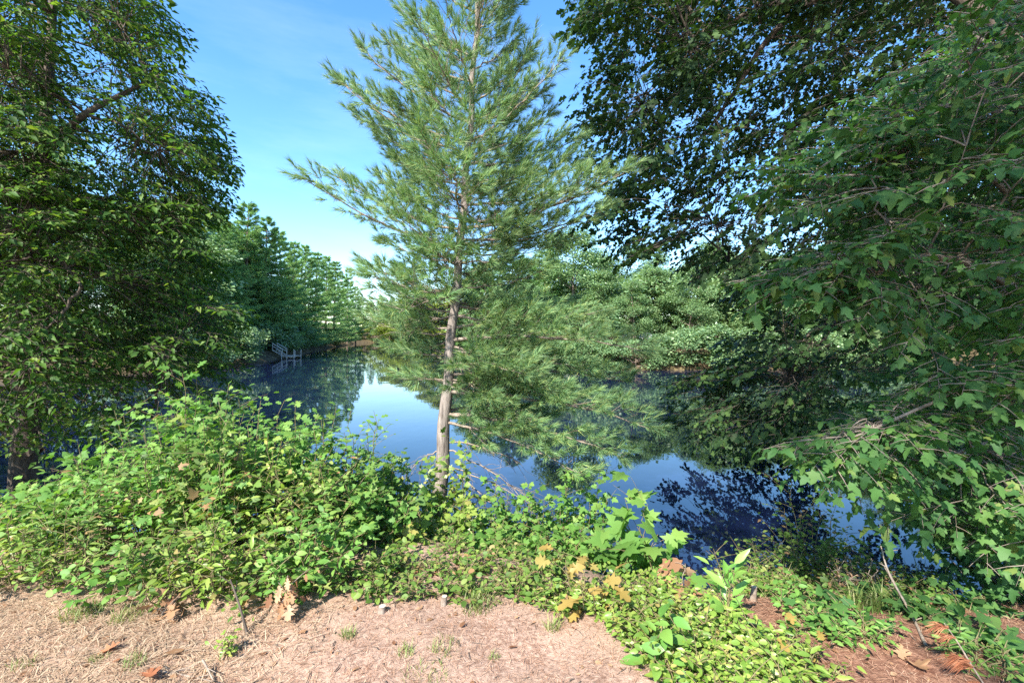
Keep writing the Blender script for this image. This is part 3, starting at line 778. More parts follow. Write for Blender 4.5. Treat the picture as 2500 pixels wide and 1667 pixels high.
# ------------------------------------------------------------------ near broadleaf trees
def make_spray(rng, L=0.6, leaf=0.09, step=0.05, side_n=7, droop=0.35, opposite=False, hang=0.35):
    """a leafy branch end along +Y: leaf matrices, offsets and twig polylines"""
    n = 7; t = np.linspace(0, 1, n)
    main = np.stack([0.05 * L * np.sin(t * 3 + rng.random() * 6), t * L, -droop * L * t ** 2 * 0.6 + 0.08 * L * t], 1)
    tw = [main]
    sg = 1
    for i in range(side_n):
        f = 0.15 + 0.8 * (i + rng.random() * 0.6) / side_n
        q0 = np.array([np.interp(f, t, main[:, k]) for k in range(3)])
        sg = -sg
        a_ = rng.uniform(0.6, 1.05); Ls = L * (0.55 * (1 - f) + 0.16) * rng.uniform(0.7, 1.2)
        d = np.array([sg * math.sin(a_), math.cos(a_), rng.uniform(-0.15, 0.3)])
        q2 = q0 + d * Ls + np.array([0, 0, -droop * Ls * 0.5])
        tw.append(bez(q0, q0 + d * Ls * 0.55, q2, n))
    Ms, Os = [], []
    for w in tw:
        ln = np.linalg.norm(w[-1] - w[0]); k = max(3, int(ln / step))
        f = np.linspace(0.2, 1, k)
        pos = np.array([np.interp(f, t, w[:, c]) for c in range(3)]).T
        tan = unit(np.gradient(pos, axis=0)) if k > 1 else unit(w[-1:] - w[:1])
        s = np.where(np.arange(k) % 2 == 0, 1, -1)[:, None]
        side = unit(np.cross(tan, np.array([0, 0, 1.0]))) * s
        d = tan * rng.uniform(0.2, 0.8, (k, 1)) + side * rng.uniform(0.5, 1.0, (k, 1)) + np.array([0, 0, -hang]) * rng.uniform(0.3, 1.4, (k, 1)) + rng.normal(0, 0.18, (k, 3))
        d[-1] = tan[-1] + rng.normal(0, 0.2, 3)
        up = np.array([0, 0, 1.0]) + rng.normal(0, 0.32, (k, 3))
        Ms.append(frames(d, up, leaf * rng.uniform(0.42, 1.25, k))); Os.append(pos + unit(d) * leaf * 0.3)
    return np.concatenate(Ms), np.concatenate(Os), np.array(tw)

def grow(limbs, pos, rng, sprays, outward, nsec=50, droop=0.25, spray_scale=(0.8, 1.25), r_sec=0.022, flat=0.5):
    """limbs: list of (polyline, r0, r1). sprays are hung on secondary branches that reach from the limbs into the crown"""
    wood = Acc()
    LP, LR = [], []
    for pl, r0, r1 in limbs:
        wood.tubes(pl[None], np.linspace(r0, r1, len(pl))[None], 8)
        LP.append(pl)
    LP = np.concatenate(LP)
    # centroids by farthest picks
    cen = pos[rng.choice(len(pos), nsec, replace=False)]
    for _ in range(4):
        d2 = ((pos[:, None] - cen[None]) ** 2).sum(-1); lab = d2.argmin(1)
        for j in range(nsec):
            if (lab == j).any(): cen[j] = pos[lab == j].mean(0)
    SP = []
    for c in cen:
        w = ((LP - c) ** 2).sum(1) + 0.8 * np.maximum(0, LP[:, 2] - c[2] + 0.2) ** 2
        p0 = LP[w.argmin()]
        ln = np.linalg.norm(c - p0)
        b = bez(p0, (p0 + c) / 2 + np.array([0, 0, 0.14 * ln]), c, 10) + np.concatenate([np.zeros((1, 3)), rng.normal(0, 0.02, (9, 3))])
        wood.tubes(b[None], (np.linspace(1, 0.3, 10) * (r_sec * (0.5 + 0.4 * ln)))[None], 5)
        SP.append(b[3:])
    SP = np.concatenate(SP)
    A = np.empty_like(pos)
    for i0 in range(0, len(pos), 400):
        d2 = ((pos[i0:i0 + 400, None] - SP[None]) ** 2).sum(-1); A[i0:i0 + 400] = SP[d2.argmin(1)]
    # connectors
    t = np.linspace(0, 1, 5)[None, :, None]
    dist = np.linalg.norm(pos - A, axis=1)
    mid = (A + pos) / 2 + np.array([0, 0, 1.0]) * dist[:, None] * 0.12
    C = (1 - t) ** 2 * A[:, None] + 2 * t * (1 - t) * mid[:, None] + t * t * pos[:, None]
    wood.tubes(C, np.linspace(0.007, 0.004, 5)[None] * np.ones((len(pos), 1)), 3)
    d = unit(pos - A) * 0.5 + outward(pos) + rng.normal(0, 0.3, pos.shape)
    d[:, 2] = d[:, 2] * flat - droop * rng.uniform(0.2, 1.5, len(pos))
    F = frames(d, np.tile([0, 0, 1.0], (len(pos), 1)) + rng.normal(0, 0.18, pos.shape), rng.uniform(*spray_scale, len(pos)))
    ch = rng.integers(0, len(sprays), len(pos))
    Ms, Os = [], []
    for i, (lm, lo, tw) in enumerate(sprays):
        s = ch == i
        if not s.any(): continue
        Ms.append(np.einsum('kij,njl->knil', F[s], lm).reshape(-1, 3, 3))
        Os.append((np.einsum('kij,nj->kni', F[s], lo) + pos[s][:, None]).reshape(-1, 3))
        W = np.einsum('kij,wnj->kwni', F[s], tw) + pos[s][:, None, None]
        W = W.reshape(-1, tw.shape[1], 3)[:, ::3]
        uu_, vv_ = proj(W[:, 1]); W = W[(uu_ > -150) & (uu_ < 2650) & (vv_ > -150) & (vv_ < 1800) & (W[:, 1, 1] > 1)]
        wood.tubes(W, np.linspace(0.0035, 0.0012, W.shape[1])[None] * np.ones((len(W), 1)), 3)
    return wood, np.concatenate(Ms), np.concatenate(Os)

def in_poly(u, v, poly):
    poly = np.asarray(poly, float); ins = np.zeros(u.shape, bool); j = len(poly) - 1
    for i in range(len(poly)):
        a_, b_ = poly[i], poly[j]
        ins ^= ((a_[1] > v) != (b_[1] > v)) & (u < (b_[0] - a_[0]) * (v - a_[1]) / (b_[1] - a_[1] + 1e-9) + a_[0]); j = i
    return ins

def fill(rng, n, poly, depth, dens=None):
    """points spread through a crown whose outline seen from the bank is poly, between depths given by depth(u, v)"""
    poly = np.asarray(poly, float); out_ = []
    while len(out_) < n:
        k = n * 2
        u = rng.uniform(poly[:, 0].min(), poly[:, 0].max(), k); v = rng.uniform(poly[:, 1].min(), poly[:, 1].max(), k)
        ok = in_poly(u, v, poly)
        if dens is not None: ok &= rng.random(k) < dens(u, v)
        u, v = u[ok], v[ok]
        lo, hi = depth(u, v)
        Y = lo + (hi - lo) * rng.random(len(u))
        out_ += [P(*q_) for q_ in zip(u, v, Y)]
    return np.array(out_[:n])

def finish_tree(name, base, label, wood, M, O, leaf_tpl, leaf_mat_, bark, n_single, trunk_part='trunk', cell=13):
    root = empty(name, base, label, 'tree')
    part(trunk_part, wood, bark, root, True)
    msk = pick_front(M, O, n_single, cell)
    uu_, vv_ = proj(O)
    tpls = leaf_tpl if isinstance(leaf_tpl, list) else [leaf_tpl]
    var = np.random.default_rng(3).integers(0, len(tpls), len(M))
    seen = (uu_ > -120) & (uu_ < 2620) & (vv_ > -120) & (vv_ < 1790) & (O[:, 1] > 1)
    cr = Acc()
    for i_, tp_ in enumerate(tpls):
        w_ = ~msk & seen & (var == i_); cr.stamp(tp_, M[w_], O[w_])
    cr.stamp(QUAD, M[~msk & ~seen], O[~msk & ~seen])
    part('crown', cr, leaf_mat_, root, kind='stuff')
    for i_, tp_ in enumerate(tpls):
        w_ = msk & (var == i_); place_leaves('leaf', leaf_mesh('leaf', tp_, leaf_mat_), M[w_], O[w_], root, np.array(base))
    print(name, 'leaves', len(M))
    return root

def left_tree():
    rng = np.random.default_rng(31)
    tb = np.array([-6.4, 6.3, gz(-6.4, 6.3) - 0.1])
    limbs = [(spline([tb, P(70, 900, 6.3), P(60, 600, 6.3), P(95, 420, 6.2), P(120, 180, 6.3), P(140, -250, 6.6)], 40), 0.16, 0.03),
             (spline([P(95, 430, 6.2), P(120, 370, 5.9), P(200, 285, 5.6), P(300, 230, 5.8), P(420, 170, 6.2)], 18), 0.06, 0.015),
             (spline([P(60, 620, 6.3), P(180, 560, 6.6), P(330, 520, 6.9), P(480, 470, 7.2)], 18), 0.06, 0.015),
             (spline([P(65, 850, 6.3), P(200, 890, 6.8), P(330, 925, 7.3), P(500, 900, 7.8)], 18), 0.055, 0.014),
             (spline([P(230, 900, 6.9), P(290, 970, 6.6), P(370, 1020, 6.6)], 12), 0.028, 0.01),
             (spline([P(60, 700, 6.3), P(-80, 560, 5.8), P(-250, 420, 5.4), P(-420, 330, 5.5)], 16), 0.07, 0.02),
             (spline([P(60, 600, 6.3), P(150, 640, 5.6), P(200, 700, 5.1)], 12), 0.04, 0.012),
             (spline([tb + np.array([0.2, 0, 1.0]), np.array([-8.5, 6.0, 2.5]), np.array([-10.5, 5.2, 4.5]), np.array([-11.5, 4.2, 7])], 14), 0.1, 0.03)]
    poly = [(-420, -330), (250, -330), (320, -20), (385, 85), (370, 170), (440, 215), (465, 300), (500, 395), (490, 470), (460, 540), (480, 620), (470, 700), (540, 840), (560, 920),
            (500, 985), (400, 1040), (250, 1060), (-420, 1080)]
    def depth(u, v):
        e = np.clip((u + 100) / 650, 0, 1)
        return 4.4 + 1.5 * e, 8.6 - 0.4 * e
    def dens(u, v):
        d = np.ones_like(u)
        d = np.where(v > 880, 0.5, d)
        d = np.where((v > 920) & (u > 80) & (u < 560), 0.28, d)
        return d * np.clip(2.6 * vnoise(u / 80.0, v / 62.0, 9) - 0.5, 0.03, 1.4) * np.where(u < -60, 0.5, 1)
    pos = fill(rng, 2350, poly, depth, dens)
    pos = np.concatenate([pos, fill(rng, 170, [(-120, 150), (130, 150), (160, 500), (120, 900), (-120, 900)], lambda u, v: (5.3 + 0 * u, 6.2 + 0 * u))])
    off = np.stack([rng.uniform(-15, -8.0, 1000), rng.uniform(-0.5, 8.5, 1000), rng.uniform(1.5, 9.0, 1000)], 1)  # extra sprays out of frame, added to cast shade on the visible crown
    off = off[(off[:, 1] > 1.2) | (off[:, 0] < -9.5)]
    pos = np.concatenate([pos, off])
    sprays = [make_spray(np.random.default_rng(40 + i), 0.5, 0.088, 0.046, 6, 0.38, hang=0.35) for i in range(6)]
    axis_ = np.array([-6.3, 6.3])
    def outward(p):
        d = np.zeros_like(p); d[:, :2] = unit(p[:, :2] - axis_); return d
    wood, M, O = grow(limbs, pos, rng, sprays, outward, 90, 0.35)
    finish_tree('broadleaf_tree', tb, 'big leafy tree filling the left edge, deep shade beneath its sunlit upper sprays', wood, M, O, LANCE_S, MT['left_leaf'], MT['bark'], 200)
left_tree()

def oak_tree():
    rng = np.random.default_rng(51)
    tb = np.array([8.2, 6.6, 0.0]); tb[2] = gz(tb[0], tb[1]) - 0.1
    limbs = [(spline([tb, tb + np.array([0.1, 0, 3]), tb + np.array([-0.1, -.2, 6]), tb + np.array([-0.4, -.6, 9.5]), tb + np.array([-1.0, -1.5, 12.5])], 30), 0.3, 0.05),
             (spline([tb + np.array([0, 0, 6.0]), P(2250, -60, 7.2), P(2010, -10, 7.8), P(1880, 90, 8.2), P(1790, 230, 8.4), P(1720, 330, 8.6)], 24), 0.1, 0.018),
             (spline([P(2030, -5, 7.8), P(1850, 20, 8.3), P(1700, 120, 8.6), P(1580, 230, 8.8)], 16), 0.055, 0.014),
             (spline([tb + np.array([0, 0, 4.6]), P(2200, 250, 8), P(2020, 400, 8.6), P(1960, 480, 8.8), P(1900, 560, 9.0), P(1780, 640, 9.2)], 22), 0.1, 0.016),
             (spline([tb + np.array([0, 0, 2.6]), P(2250, 560, 8.6), P(2050, 760, 9.2), P(1930, 850, 9.4), P(1830, 920, 9.6)], 20), 0.09, 0.014),
             (spline([P(2050, 760, 9.2), P(1930, 960, 9.2), P(1830, 1010, 9.4)], 12), 0.04, 0.012),
             (spline([tb + np.array([0, 0, 7.5]), np.array([5, 5, 10]), np.array([2, 3, 11]), np.array([-2, 1.5, 11.5])], 18), 0.14, 0.03),
             (spline([tb + np.array([0, 0, 7]), np.array([6, 3, 9.5]), np.array([2, -1, 11]), np.array([-2, -3.5, 11.5])], 18), 0.14, 0.03)]
    poly = [(1440, -260), (1455, -10), (1490, 60), (1520, 120), (1480, 150), (1475, 220), (1465, 330), (1490, 420), (1480, 500), (1500, 570), (1570, 600), (1700, 610), (1830, 690),
            (1850, 800), (1780, 900), (1760, 980), (1850, 1050), (1960, 1060), (2100, 1000), (2400, 800), (2900, 500), (2900, -260)]
    def depth(u, v): return 7.0 + 0 * u, 10.4 - 0.4 * (u > 2200)
    def dens(u, v):
        gap = ((u - 1850) / 70.0) ** 2 + ((v - 445) / 26.0) ** 2 < 1
        d = np.where(gap, 0.02, 1.0)
        d = np.where((v > 620), 0.5, d)
        d = np.where((v > 850), 0.6, d)
        return d * (0.6 + 0.8 * vnoise(u / 80.0, v / 60.0, 19))
    pos = fill(rng, 2150, poly, depth, dens)
    pos = np.concatenate([pos, fill(rng, 110, [(1640, 930), (1800, 880), (2020, 880), (2020, 1085), (1780, 1085), (1660, 1020)], lambda u, v: (8.6 + 0 * u, 10.4 + 0 * u))])
    top = np.stack([rng.uniform(-5.0, 5.5, 2000), rng.uniform(-11, 5.4, 2000), rng.uniform(9.6, 12.6, 2000)], 1)  # unseen canopy above the view, added to shade the lower oak and maple
    top = top[((top[:, 1] < -4) | (top[:, 0] > -2.6)) & (vnoise(top[:, 0] / 1.5 + 9, top[:, 1] / 1.5 + 4, 77) > 0.36)]  # cut back to keep pine and dirt sunlit, holes give dappled light
    pos = np.concatenate([pos, top])
    sprays = [make_spray(np.random.default_rng(60 + i), 0.6, 0.125, 0.07, 6, 0.4, hang=0.5) for i in range(6)]
    def outward(p):
        d = np.zeros_like(p); d[:, :2] = unit(p[:, :2] - np.array([8.2, 6.6])); return d
    wood, M, O = grow(limbs, pos, rng, sprays, outward, 90, 0.35, r_sec=0.024)
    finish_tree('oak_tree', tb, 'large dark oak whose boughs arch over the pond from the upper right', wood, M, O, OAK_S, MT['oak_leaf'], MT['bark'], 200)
oak_tree()

def maple_tree():
    rng = np.random.default_rng(71)
    tb = np.array([3.75, 3.55, 0.0]); tb[2] = gz(tb[0], tb[1]) - 0.1
    limbs = [(spline([tb, P(2415, 1400, 3.6), P(2440, 1150, 3.8), P(2540, 800, 4.0), P(2600, 400, 4.2), P(2650, -100, 4.3)], 34), 0.075, 0.02),
             (spline([P(2560, 700, 4.0), P(2440, 450, 3.9), P(2200, 400, 3.9), P(1990, 450, 4.0)], 18), 0.035, 0.008),
             (spline([P(2550, 750, 4.0), P(2350, 640, 3.4), P(2150, 640, 3.2), P(1950, 680, 3.2)], 18), 0.03, 0.007),
             (spline([P(2480, 1020, 3.9), P(2420, 930, 3.2), P(2260, 990, 2.9), P(2100, 1060, 2.9), P(2000, 1085, 3.0)], 18), 0.016, 0.004),
             (spline([P(2470, 1060, 3.8), P(2300, 1120, 3.3), P(2160, 1200, 3.2)], 14), 0.02, 0.006),
             (spline([P(2590, 450, 4.1), P(2500, 180, 4.0), P(2380, 90, 4.1), P(2290, 60, 4.2)], 14), 0.03, 0.007),
             (spline([P(2590, 500, 4.1), P(2480, 300, 3.6), P(2280, 260, 3.6), P(2100, 320, 3.7)], 14), 0.03, 0.007)]
    poly = [(2760, -200), (2480, 10), (2380, 80), (2230, 200), (2080, 330), (1960, 420), (2000, 480), (2100, 520), (2100, 590), (1960, 630), (1990, 690), (2150, 740), (2260, 830), (2200, 920), (2200, 1000),
            (2070, 1050), (2110, 1110), (2270, 1160), (2330, 1270), (2400, 1370), (2480, 1430), (2560, 1480), (2760, 1480)]
    def depth(u, v):
        e = np.clip((u - 1800) / 700, 0, 1)
        return 3.2 - 0.4 * e, 5.2 - 0.2 * e
    def dens(u, v): return (0.3 + 1.1 * vnoise(u / 110.0, v / 60.0, 29)) * np.where((v > 760) & (v < 930) & (u < 2250), 0.35, 1.0)
    pos = fill(rng, 1050, poly, depth, dens)
    for pl_, k_, y0_, y1_ in ((((2010, 1060), (2200, 1010), (2250, 1090), (2030, 1110)), 26, 2.8, 3.2), (((1900, 640), (2150, 590), (2200, 690), (1920, 690)), 40, 3.0, 3.5),
                              (((1930, 415), (2200, 330), (2250, 450), (1960, 470)), 40, 3.4, 4.2)):
        pos = np.concatenate([pos, fill(rng, k_, pl_, lambda u, v: (y0_ + 0 * u, y1_ + 0 * u))])
    sprays = [make_spray(np.random.default_rng(80 + i), 0.42, 0.066, 0.044, 5, 0.35, hang=0.5) for i in range(6)]
    def outward(p): return np.tile(np.array([-0.75, -0.25, 0.0]), (len(p), 1))
    wood, M, O = grow(limbs, pos, rng, sprays, outward, 70, 0.3, r_sec=0.012)
    keep = O[:, 1] > 1.7
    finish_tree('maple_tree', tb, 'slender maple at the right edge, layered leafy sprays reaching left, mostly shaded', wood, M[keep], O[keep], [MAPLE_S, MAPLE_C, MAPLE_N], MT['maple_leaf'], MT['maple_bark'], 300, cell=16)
maple_tree()

# ------------------------------------------------------------------ shrubs and plants on the bank
LM = {}
def lmesh(key, tpl, mat):
    if key not in LM: LM[key] = leaf_mesh('leaf', tpl, mat)
    return LM[key]

def shrub(u, Y, vtop, label, tpl, key, mat, r=0.45, stems=16, leaf=0.06, twigs=4, step=0.045, n_single=30, name='shrub', cat='shrub', group=None, seed=0, up_bias=0.6, stem_mat='stem', flatness=0.5, hang=0.15):
    rng = np.random.default_rng(900 + seed)
    x = (u - 1250) / FPX * Y
    z0 = gz(x, Y) - 0.03
    H = max(0.12, EYE - (vtop - HV) / FPX * Y - z0)
    base = np.array([x, Y, z0])
    st = Acc(); Ms, Os = [], []
    for i in range(stems):
        az = i * 2.399 + rng.normal(0, 0.3)
        rad = r * math.sqrt((i + 0.5) / stems) * rng.uniform(0.8, 1.15)
        hh = H * (1 - 0.55 * (rad / r) ** 2 * (1 - up_bias)) * (rng.uniform(0.42, 1.05) if i else 1.0)
        if i % 7 == 3 and stems > 12: hh = H * rng.uniform(1.0, 1.28); rad *= 0.7
        b0 = base + np.array([math.cos(az), math.sin(az), 0]) * rad * 0.35
        b0[2] = gz(b0[0], b0[1]) - 0.03 if stems < 8 else z0
        tip = base + np.array([math.cos(az) * rad, math.sin(az) * rad, hh])
        s = bez(b0, (b0 + tip) / 2 + np.array([0, 0, 0.12 * hh]), tip, 8); s[1:] += rng.normal(0, 0.012, (7, 3))
        st.tubes(s[None], np.linspace(0.0045, 0.0018, 8)[None], 4)
        lines = [s]
        for j in range(twigs):
            f = rng.uniform(0.3, 0.95); q0 = np.array([np.interp(f, np.linspace(0, 1, 8), s[:, k]) for k in range(3)])
            a2 = rng.random() * 6.28; Ls = rng.uniform(0.1, 0.3) * min(1.2, H + 0.3)
            q2 = q0 + np.array([math.cos(a2) * Ls, math.sin(a2) * Ls, Ls * rng.uniform(0.1, 0.8)])
            w = bez(q0, (q0 + q2) / 2 + np.array([0, 0, 0.02]), q2, 8); lines.append(w)
        if twigs: st.tubes(np.array(lines[1:])[:, ::2], np.linspace(0.0026, 0.0012, 4)[None] * np.ones((len(lines) - 1, 1)), 3)
        for li, w in enumerate(lines):
            ln = np.linalg.norm(np.diff(w, axis=0), axis=1).sum(); lo = 0.1 if li == 0 else 0.12
            k = max(2, int(ln * (1 - lo) / step)); f = np.linspace(lo, 1, k)
            pos = np.array([np.interp(f, np.linspace(0, 1, 8), w[:, c]) for c in range(3)]).T
            tan = unit(w[-1] - w[0])
            az2 = np.arange(k) * 2.4 + rng.random() * 6
            rad_ = np.stack([np.cos(az2), np.sin(az2), np.zeros(k)], 1)
            d = rad_ + tan * rng.uniform(0.1, 0.8, (k, 1)) + np.array([0, 0, 0.1 - hang]) + rng.normal(0, 0.2, (k, 3))
            d[:, 2] = d[:, 2] * flatness + rng.normal(0, 0.25, k)
            upv = np.array([-0.25, -0.4, 0.9]) + rng.normal(0, 0.42, (k, 3))
            Ms.append(frames(d, upv, leaf * rng.uniform(0.55, 1.2, k) * (1 - 0.25 * f))); Os.append(pos + unit(d) * leaf * 0.15)
    M = np.concatenate(Ms); O = np.concatenate(Os)
    root = empty(name, base, label, cat, group)
    part('stems', st, MT[stem_mat], root, True)
    msk = pick_front(M, O, n_single, 11)
    if (~msk).any():
        fo = Acc(); fo.stamp(tpl, M[~msk], O[~msk]); part('foliage', fo, MT[mat], root, kind='stuff')
    place_leaves('leaf', lmesh(key, tpl, MT[mat]), M[msk], O[msk], root, base)
    return len(M)

nl = 0
sd_ = 0
# front row on the left, round bright leaves
front = [(40, 3.1, 1310, 'leftmost'), (170, 3.1, 1300, 'second'), (300, 3.0, 1310, 'third'), (420, 2.95, 1320, 'fourth'), (530, 2.95, 1300, 'fifth'), (640, 2.95, 1310, 'sixth'), (760, 3.0, 1310, 'seventh'), (880, 3.1, 1320, 'eighth')]
for u, Y, vt, w in front:
    sd_ += 1
    lab = f'low leafy bush at the front edge of the left thicket, {w} from the left' if w != 'leftmost' else 'low leafy bush at the front edge of the thicket, leftmost'
    tp_ = [(ROUND, 'round'), (OVATE, 'ovate_f'), (LANCE, 'lance')][sd_ % 3]
    mt_ = ['shrub_leaf', 'lime_leaf', 'shrub_leaf', 'sapling_leaf'][sd_ % 4]
    nl += shrub(u, Y, vt + rr.uniform(-45, 45), lab, tp_[0], tp_[1] + mt_, mt_, 0.32, 18, rr.uniform(0.055, 0.09), 4, 0.036, 40, group='front bushes of the left thicket', seed=sd_)
mid = [(-20, 3.7, 1240), (120, 3.7, 1200), (260, 3.65, 1150), (390, 3.6, 1100), (520, 3.6, 1070), (650, 3.6, 1100), (770, 3.6, 1130), (880, 3.7, 1180)]
for i, (u, Y, vt) in enumerate(mid):
    sd_ += 1
    nl += shrub(u, Y, vt, f'waist-high green bush in the middle of the left thicket, {ORD[i] if i else "first"} from the left', [OVATE, MAPLE_S, LANCE][i % 3], 'mid%d' % (i % 6), ['shrub_leaf', 'sapling_leaf', 'shrub_leaf', 'sapling_leaf', 'shrub_leaf', 'lime_leaf'][i % 6], 0.4, 22, [0.072, 0.085, 0.08][i % 3], 5, 0.042, 40, up_bias=0.9, group='middle bushes of the left thicket', seed=sd_)
back = [(60, 4.5, 1180), (220, 4.5, 1120), (360, 4.4, 1060), (480, 4.3, 1020), (600, 4.3, 1030), (730, 4.3, 1050), (850, 4.3, 1090), (930, 4.4, 1140)]
for i, (u, Y, vt) in enumerate(back):
    sd_ += 1
    nl += shrub(u, Y, vt, f'tall lobed-leaf bush at the back of the left thicket, {ORD[i] if i else "first"} from the left', MAPLE_S if i % 2 else OAK_S, 'mapleS' if i % 2 else 'oakS', 'sapling_leaf', 0.48, 26, 0.1, 4, 0.052, 40, group='back bushes of the left thicket', seed=sd_)
# whips that stick out above the thicket
for i, (u, Y, vt, lab) in enumerate([(468, 3.8, 905, 'tallest oak sapling shoot standing up against the dark water, sunlit'), (560, 3.9, 1000, 'thin sapling shoot rising from the thicket just right of the tallest one'),
                                     (712, 4.0, 972, 'pale green sapling shoot above the thicket, left of the blue water'), (850, 4.1, 1000, 'leafy shoot at the thicket edge before the blue water'),
                                     (905, 4.1, 1000, 'thin shoot with small leaves against the blue water'), (345, 4.0, 1045, 'slanting oak sapling tip on the left shoulder of the thicket'), (240, 3.6, 1090, 'leafy upright shoot on the left slope of the thicket'), (620, 3.7, 985, 'upright shoot with lobed leaves at the middle of the thicket top'),
                                     (415, 3.6, 1000, 'leafy shoot just left of the tallest sapling shoot'), (780, 3.8, 1030, 'short leafy shoot at the right shoulder of the thicket'), (520, 3.3, 1120, 'upright shoot standing inside the thicket, below its top'), (950, 4.2, 1110, 'small leafy shoot beside the blue water, low by the pine'), (130, 3.4, 1170, 'bright shoot on the far left of the thicket')]):
    sd_ += 1
    small = i in (3, 4)
    nl += shrub(u, Y, vt, lab, OVATE if small else OAK, 'ovate_s' if small else 'oak', 'sapling_leaf', 0.1, 4, 0.06 if small else 0.105, 2, 0.042, 90, name='sapling', cat='sapling', group='saplings above the thicket', seed=sd_, up_bias=1.0, flatness=0.8)
# vines and maple seedlings round the foot of the pine and along the water
low = [(975, 4.6, 1190, 'lime'), (1040, 5.0, 1130, 'lime'), (1120, 4.9, 1120, 'lime'), (1110, 4.3, 1230, 'lime'), (1200, 4.6, 1215, 'sap'), (1290, 4.7, 1200, 'sap'), (1370, 4.9, 1165, 'sap'), (1440, 4.9, 1200, 'sap'),
       (1190, 4.0, 1290, 'sap'), (1300, 4.0, 1300, 'sap'), (1400, 4.2, 1290, 'sap'), (1010, 3.9, 1270, 'lime')]
for i, (u, Y, vt, k) in enumerate(low):
    sd_ += 1
    where = ['left of the pine trunk', 'right behind the pine foot', 'climbing at the right of the pine trunk', 'in front of the pine foot', 'under the dead pine twigs', 'right of the dead pine twigs', 'tall at the water edge', 'rightmost at the water edge',
             'low, midway down the slope', 'low, above the blue gap', 'low, left of the big maple seedling', 'low, left in front of the pine'][i]
    nl += shrub(u, Y, vt, f'lobed-leaf vine tangle {where}', MAPLE_S, 'vine_' + k, 'lime_leaf' if k == 'lime' else 'sapling_leaf', 0.34, 14, 0.085, 4, 0.055, 35, group='vine tangles round the pine', name='vine_tangle', cat='vine', seed=sd_)
front2 = [(930, 3.0, 1400), (1010, 2.98, 1410), (1130, 3.0, 1420), (1215, 2.98, 1425), (1300, 2.95, 1430), (1375, 2.85, 1450), (960, 3.3, 1345), (1060, 3.25, 1350), (1160, 3.3, 1370), (1260, 3.2, 1380), (1340, 3.3, 1370), (1100, 3.6, 1310), (1230, 3.6, 1330)]
for i, (u, Y, vt) in enumerate(front2):
    sd_ += 1
    nl += shrub(u, Y, vt, f'small leafy weed clump at the middle of the dirt edge, {ORD[i] if i else "first"} from the left', LANCE if i % 2 else ROUND, 'lance' if i % 2 else 'round', 'shrub_leaf', 0.2, 14, 0.055, 3, 0.035, 30, group='weed clumps behind the dirt', name='weed_clump', cat='weed', seed=sd_)
# bright small-leaved cover on the right
cover = [(1400, 2.85, 1480), (1480, 2.8, 1440), (1570, 2.85, 1430), (1650, 2.8, 1440), (1560, 2.5, 1500), (1660, 2.5, 1500), (1760, 2.6, 1490), (1640, 2.3, 1570), (1740, 2.3, 1560), (1840, 2.4, 1560), (1780, 2.12, 1620), (1880, 2.15, 1620), (1930, 2.3, 1590)]
for i, (u, Y, vt) in enumerate(cover):
    sd_ += 1
    nl += shrub(u, Y, vt, f'bright lime green huckleberry clump right of the dirt, {ORD[i] if i else "first"} from the left', [LANCE, OVATE, ROUND][i % 3], ['lime_lance', 'lime_ovate', 'lime_round'][i % 3], 'lime_leaf', 0.22, 20, [0.07, 0.048, 0.042][i % 3], 5, [0.034, 0.026, 0.026][i % 3], 40, group='lime green clumps right of the dirt', name='huckleberry_clump', cat='ground cover', seed=sd_)
# loose shaded shrubs at the right water edge
for i, (u, Y, vt, lab) in enumerate([(1800, 3.9, 1370, 'loose small-leaved shrub at the water edge, left of the shaded bank'), (1900, 3.9, 1330, 'feathery pale shrub leaning over the blue water on the right'), (1985, 4.1, 1230, 'tallest loose shrub against the blue water on the right'),
                                     (2060, 3.8, 1330, 'loose shrub beside the brown dead bush on the right'), (1930, 3.3, 1450, 'small-leaved shrub on the shaded slope on the right'), (2230, 3.4, 1480, 'dark shrub below the maple trunk'), (2120, 3.5, 1390, 'loose green shrub behind the brown dead bush'), (1860, 3.2, 1440, 'small-leaved shrub right of the upright laurel sprout'), (2010, 3.1, 1480, 'low green shrub at the top of the shaded red soil'), (2200, 3.9, 1400, 'green shrub before the tall bright grass')]):
    sd_ += 1
    nl += shrub(u, Y, vt, lab, OVATE, 'ovate_d', 'shrub_leaf', 0.34, 22, 0.055, 5, 0.04, 30, group='loose shrubs at the right water edge', seed=sd_)
for i, (u, Y, vt, lab) in enumerate([(2030, 2.7, 1530, 'broad-leaved seedling on the shaded red soil'), (2330, 2.6, 1540, 'dark broad-leaved seedling right of the dead pine sprig'), (2440, 2.4, 1560, 'dark broad-leaved seedling at the lower right corner'), (2400, 2.9, 1500, 'dark broad-leaved seedling under the maple trunk'), (2180, 2.9, 1500, 'dark broad-leaved seedling left of the dead pine sprig')]):
    sd_ += 1
    nl += shrub(u, Y, vt, lab, MAPLE_S, 'maple_d', 'maple_leaf', 0.2, 9, 0.1, 2, 0.06, 60, name='seedling', cat='seedling', group='shaded seedlings at the lower right', seed=sd_)
for i, (u, Y, vt, lab) in enumerate([(1990, 2.6, 1545, 'small weed clump left of the broad-leaved seedling on red soil'), (2090, 2.55, 1560, 'small weed clump right of the broad-leaved seedling on red soil'), (1950, 2.9, 1490, 'weed clump on the slope above the lime green cover'),
                                     (2150, 3.2, 1450, 'weed clump under the brown dead bush'), (2300, 3.1, 1490, 'weed clump between the tall grass and the maple trunk'), (2380, 2.35, 1600, 'weed clump behind the dead pine sprig')]):
    sd_ += 1
    nl += shrub(u, Y, vt, lab, LANCE if i % 2 else OVATE, 'weed_d%d' % (i % 2), 'sapling_leaf', 0.2, 14, 0.06, 3, 0.036, 30, group='weed clumps on the shaded bank', name='weed_clump', cat='weed', seed=sd_)
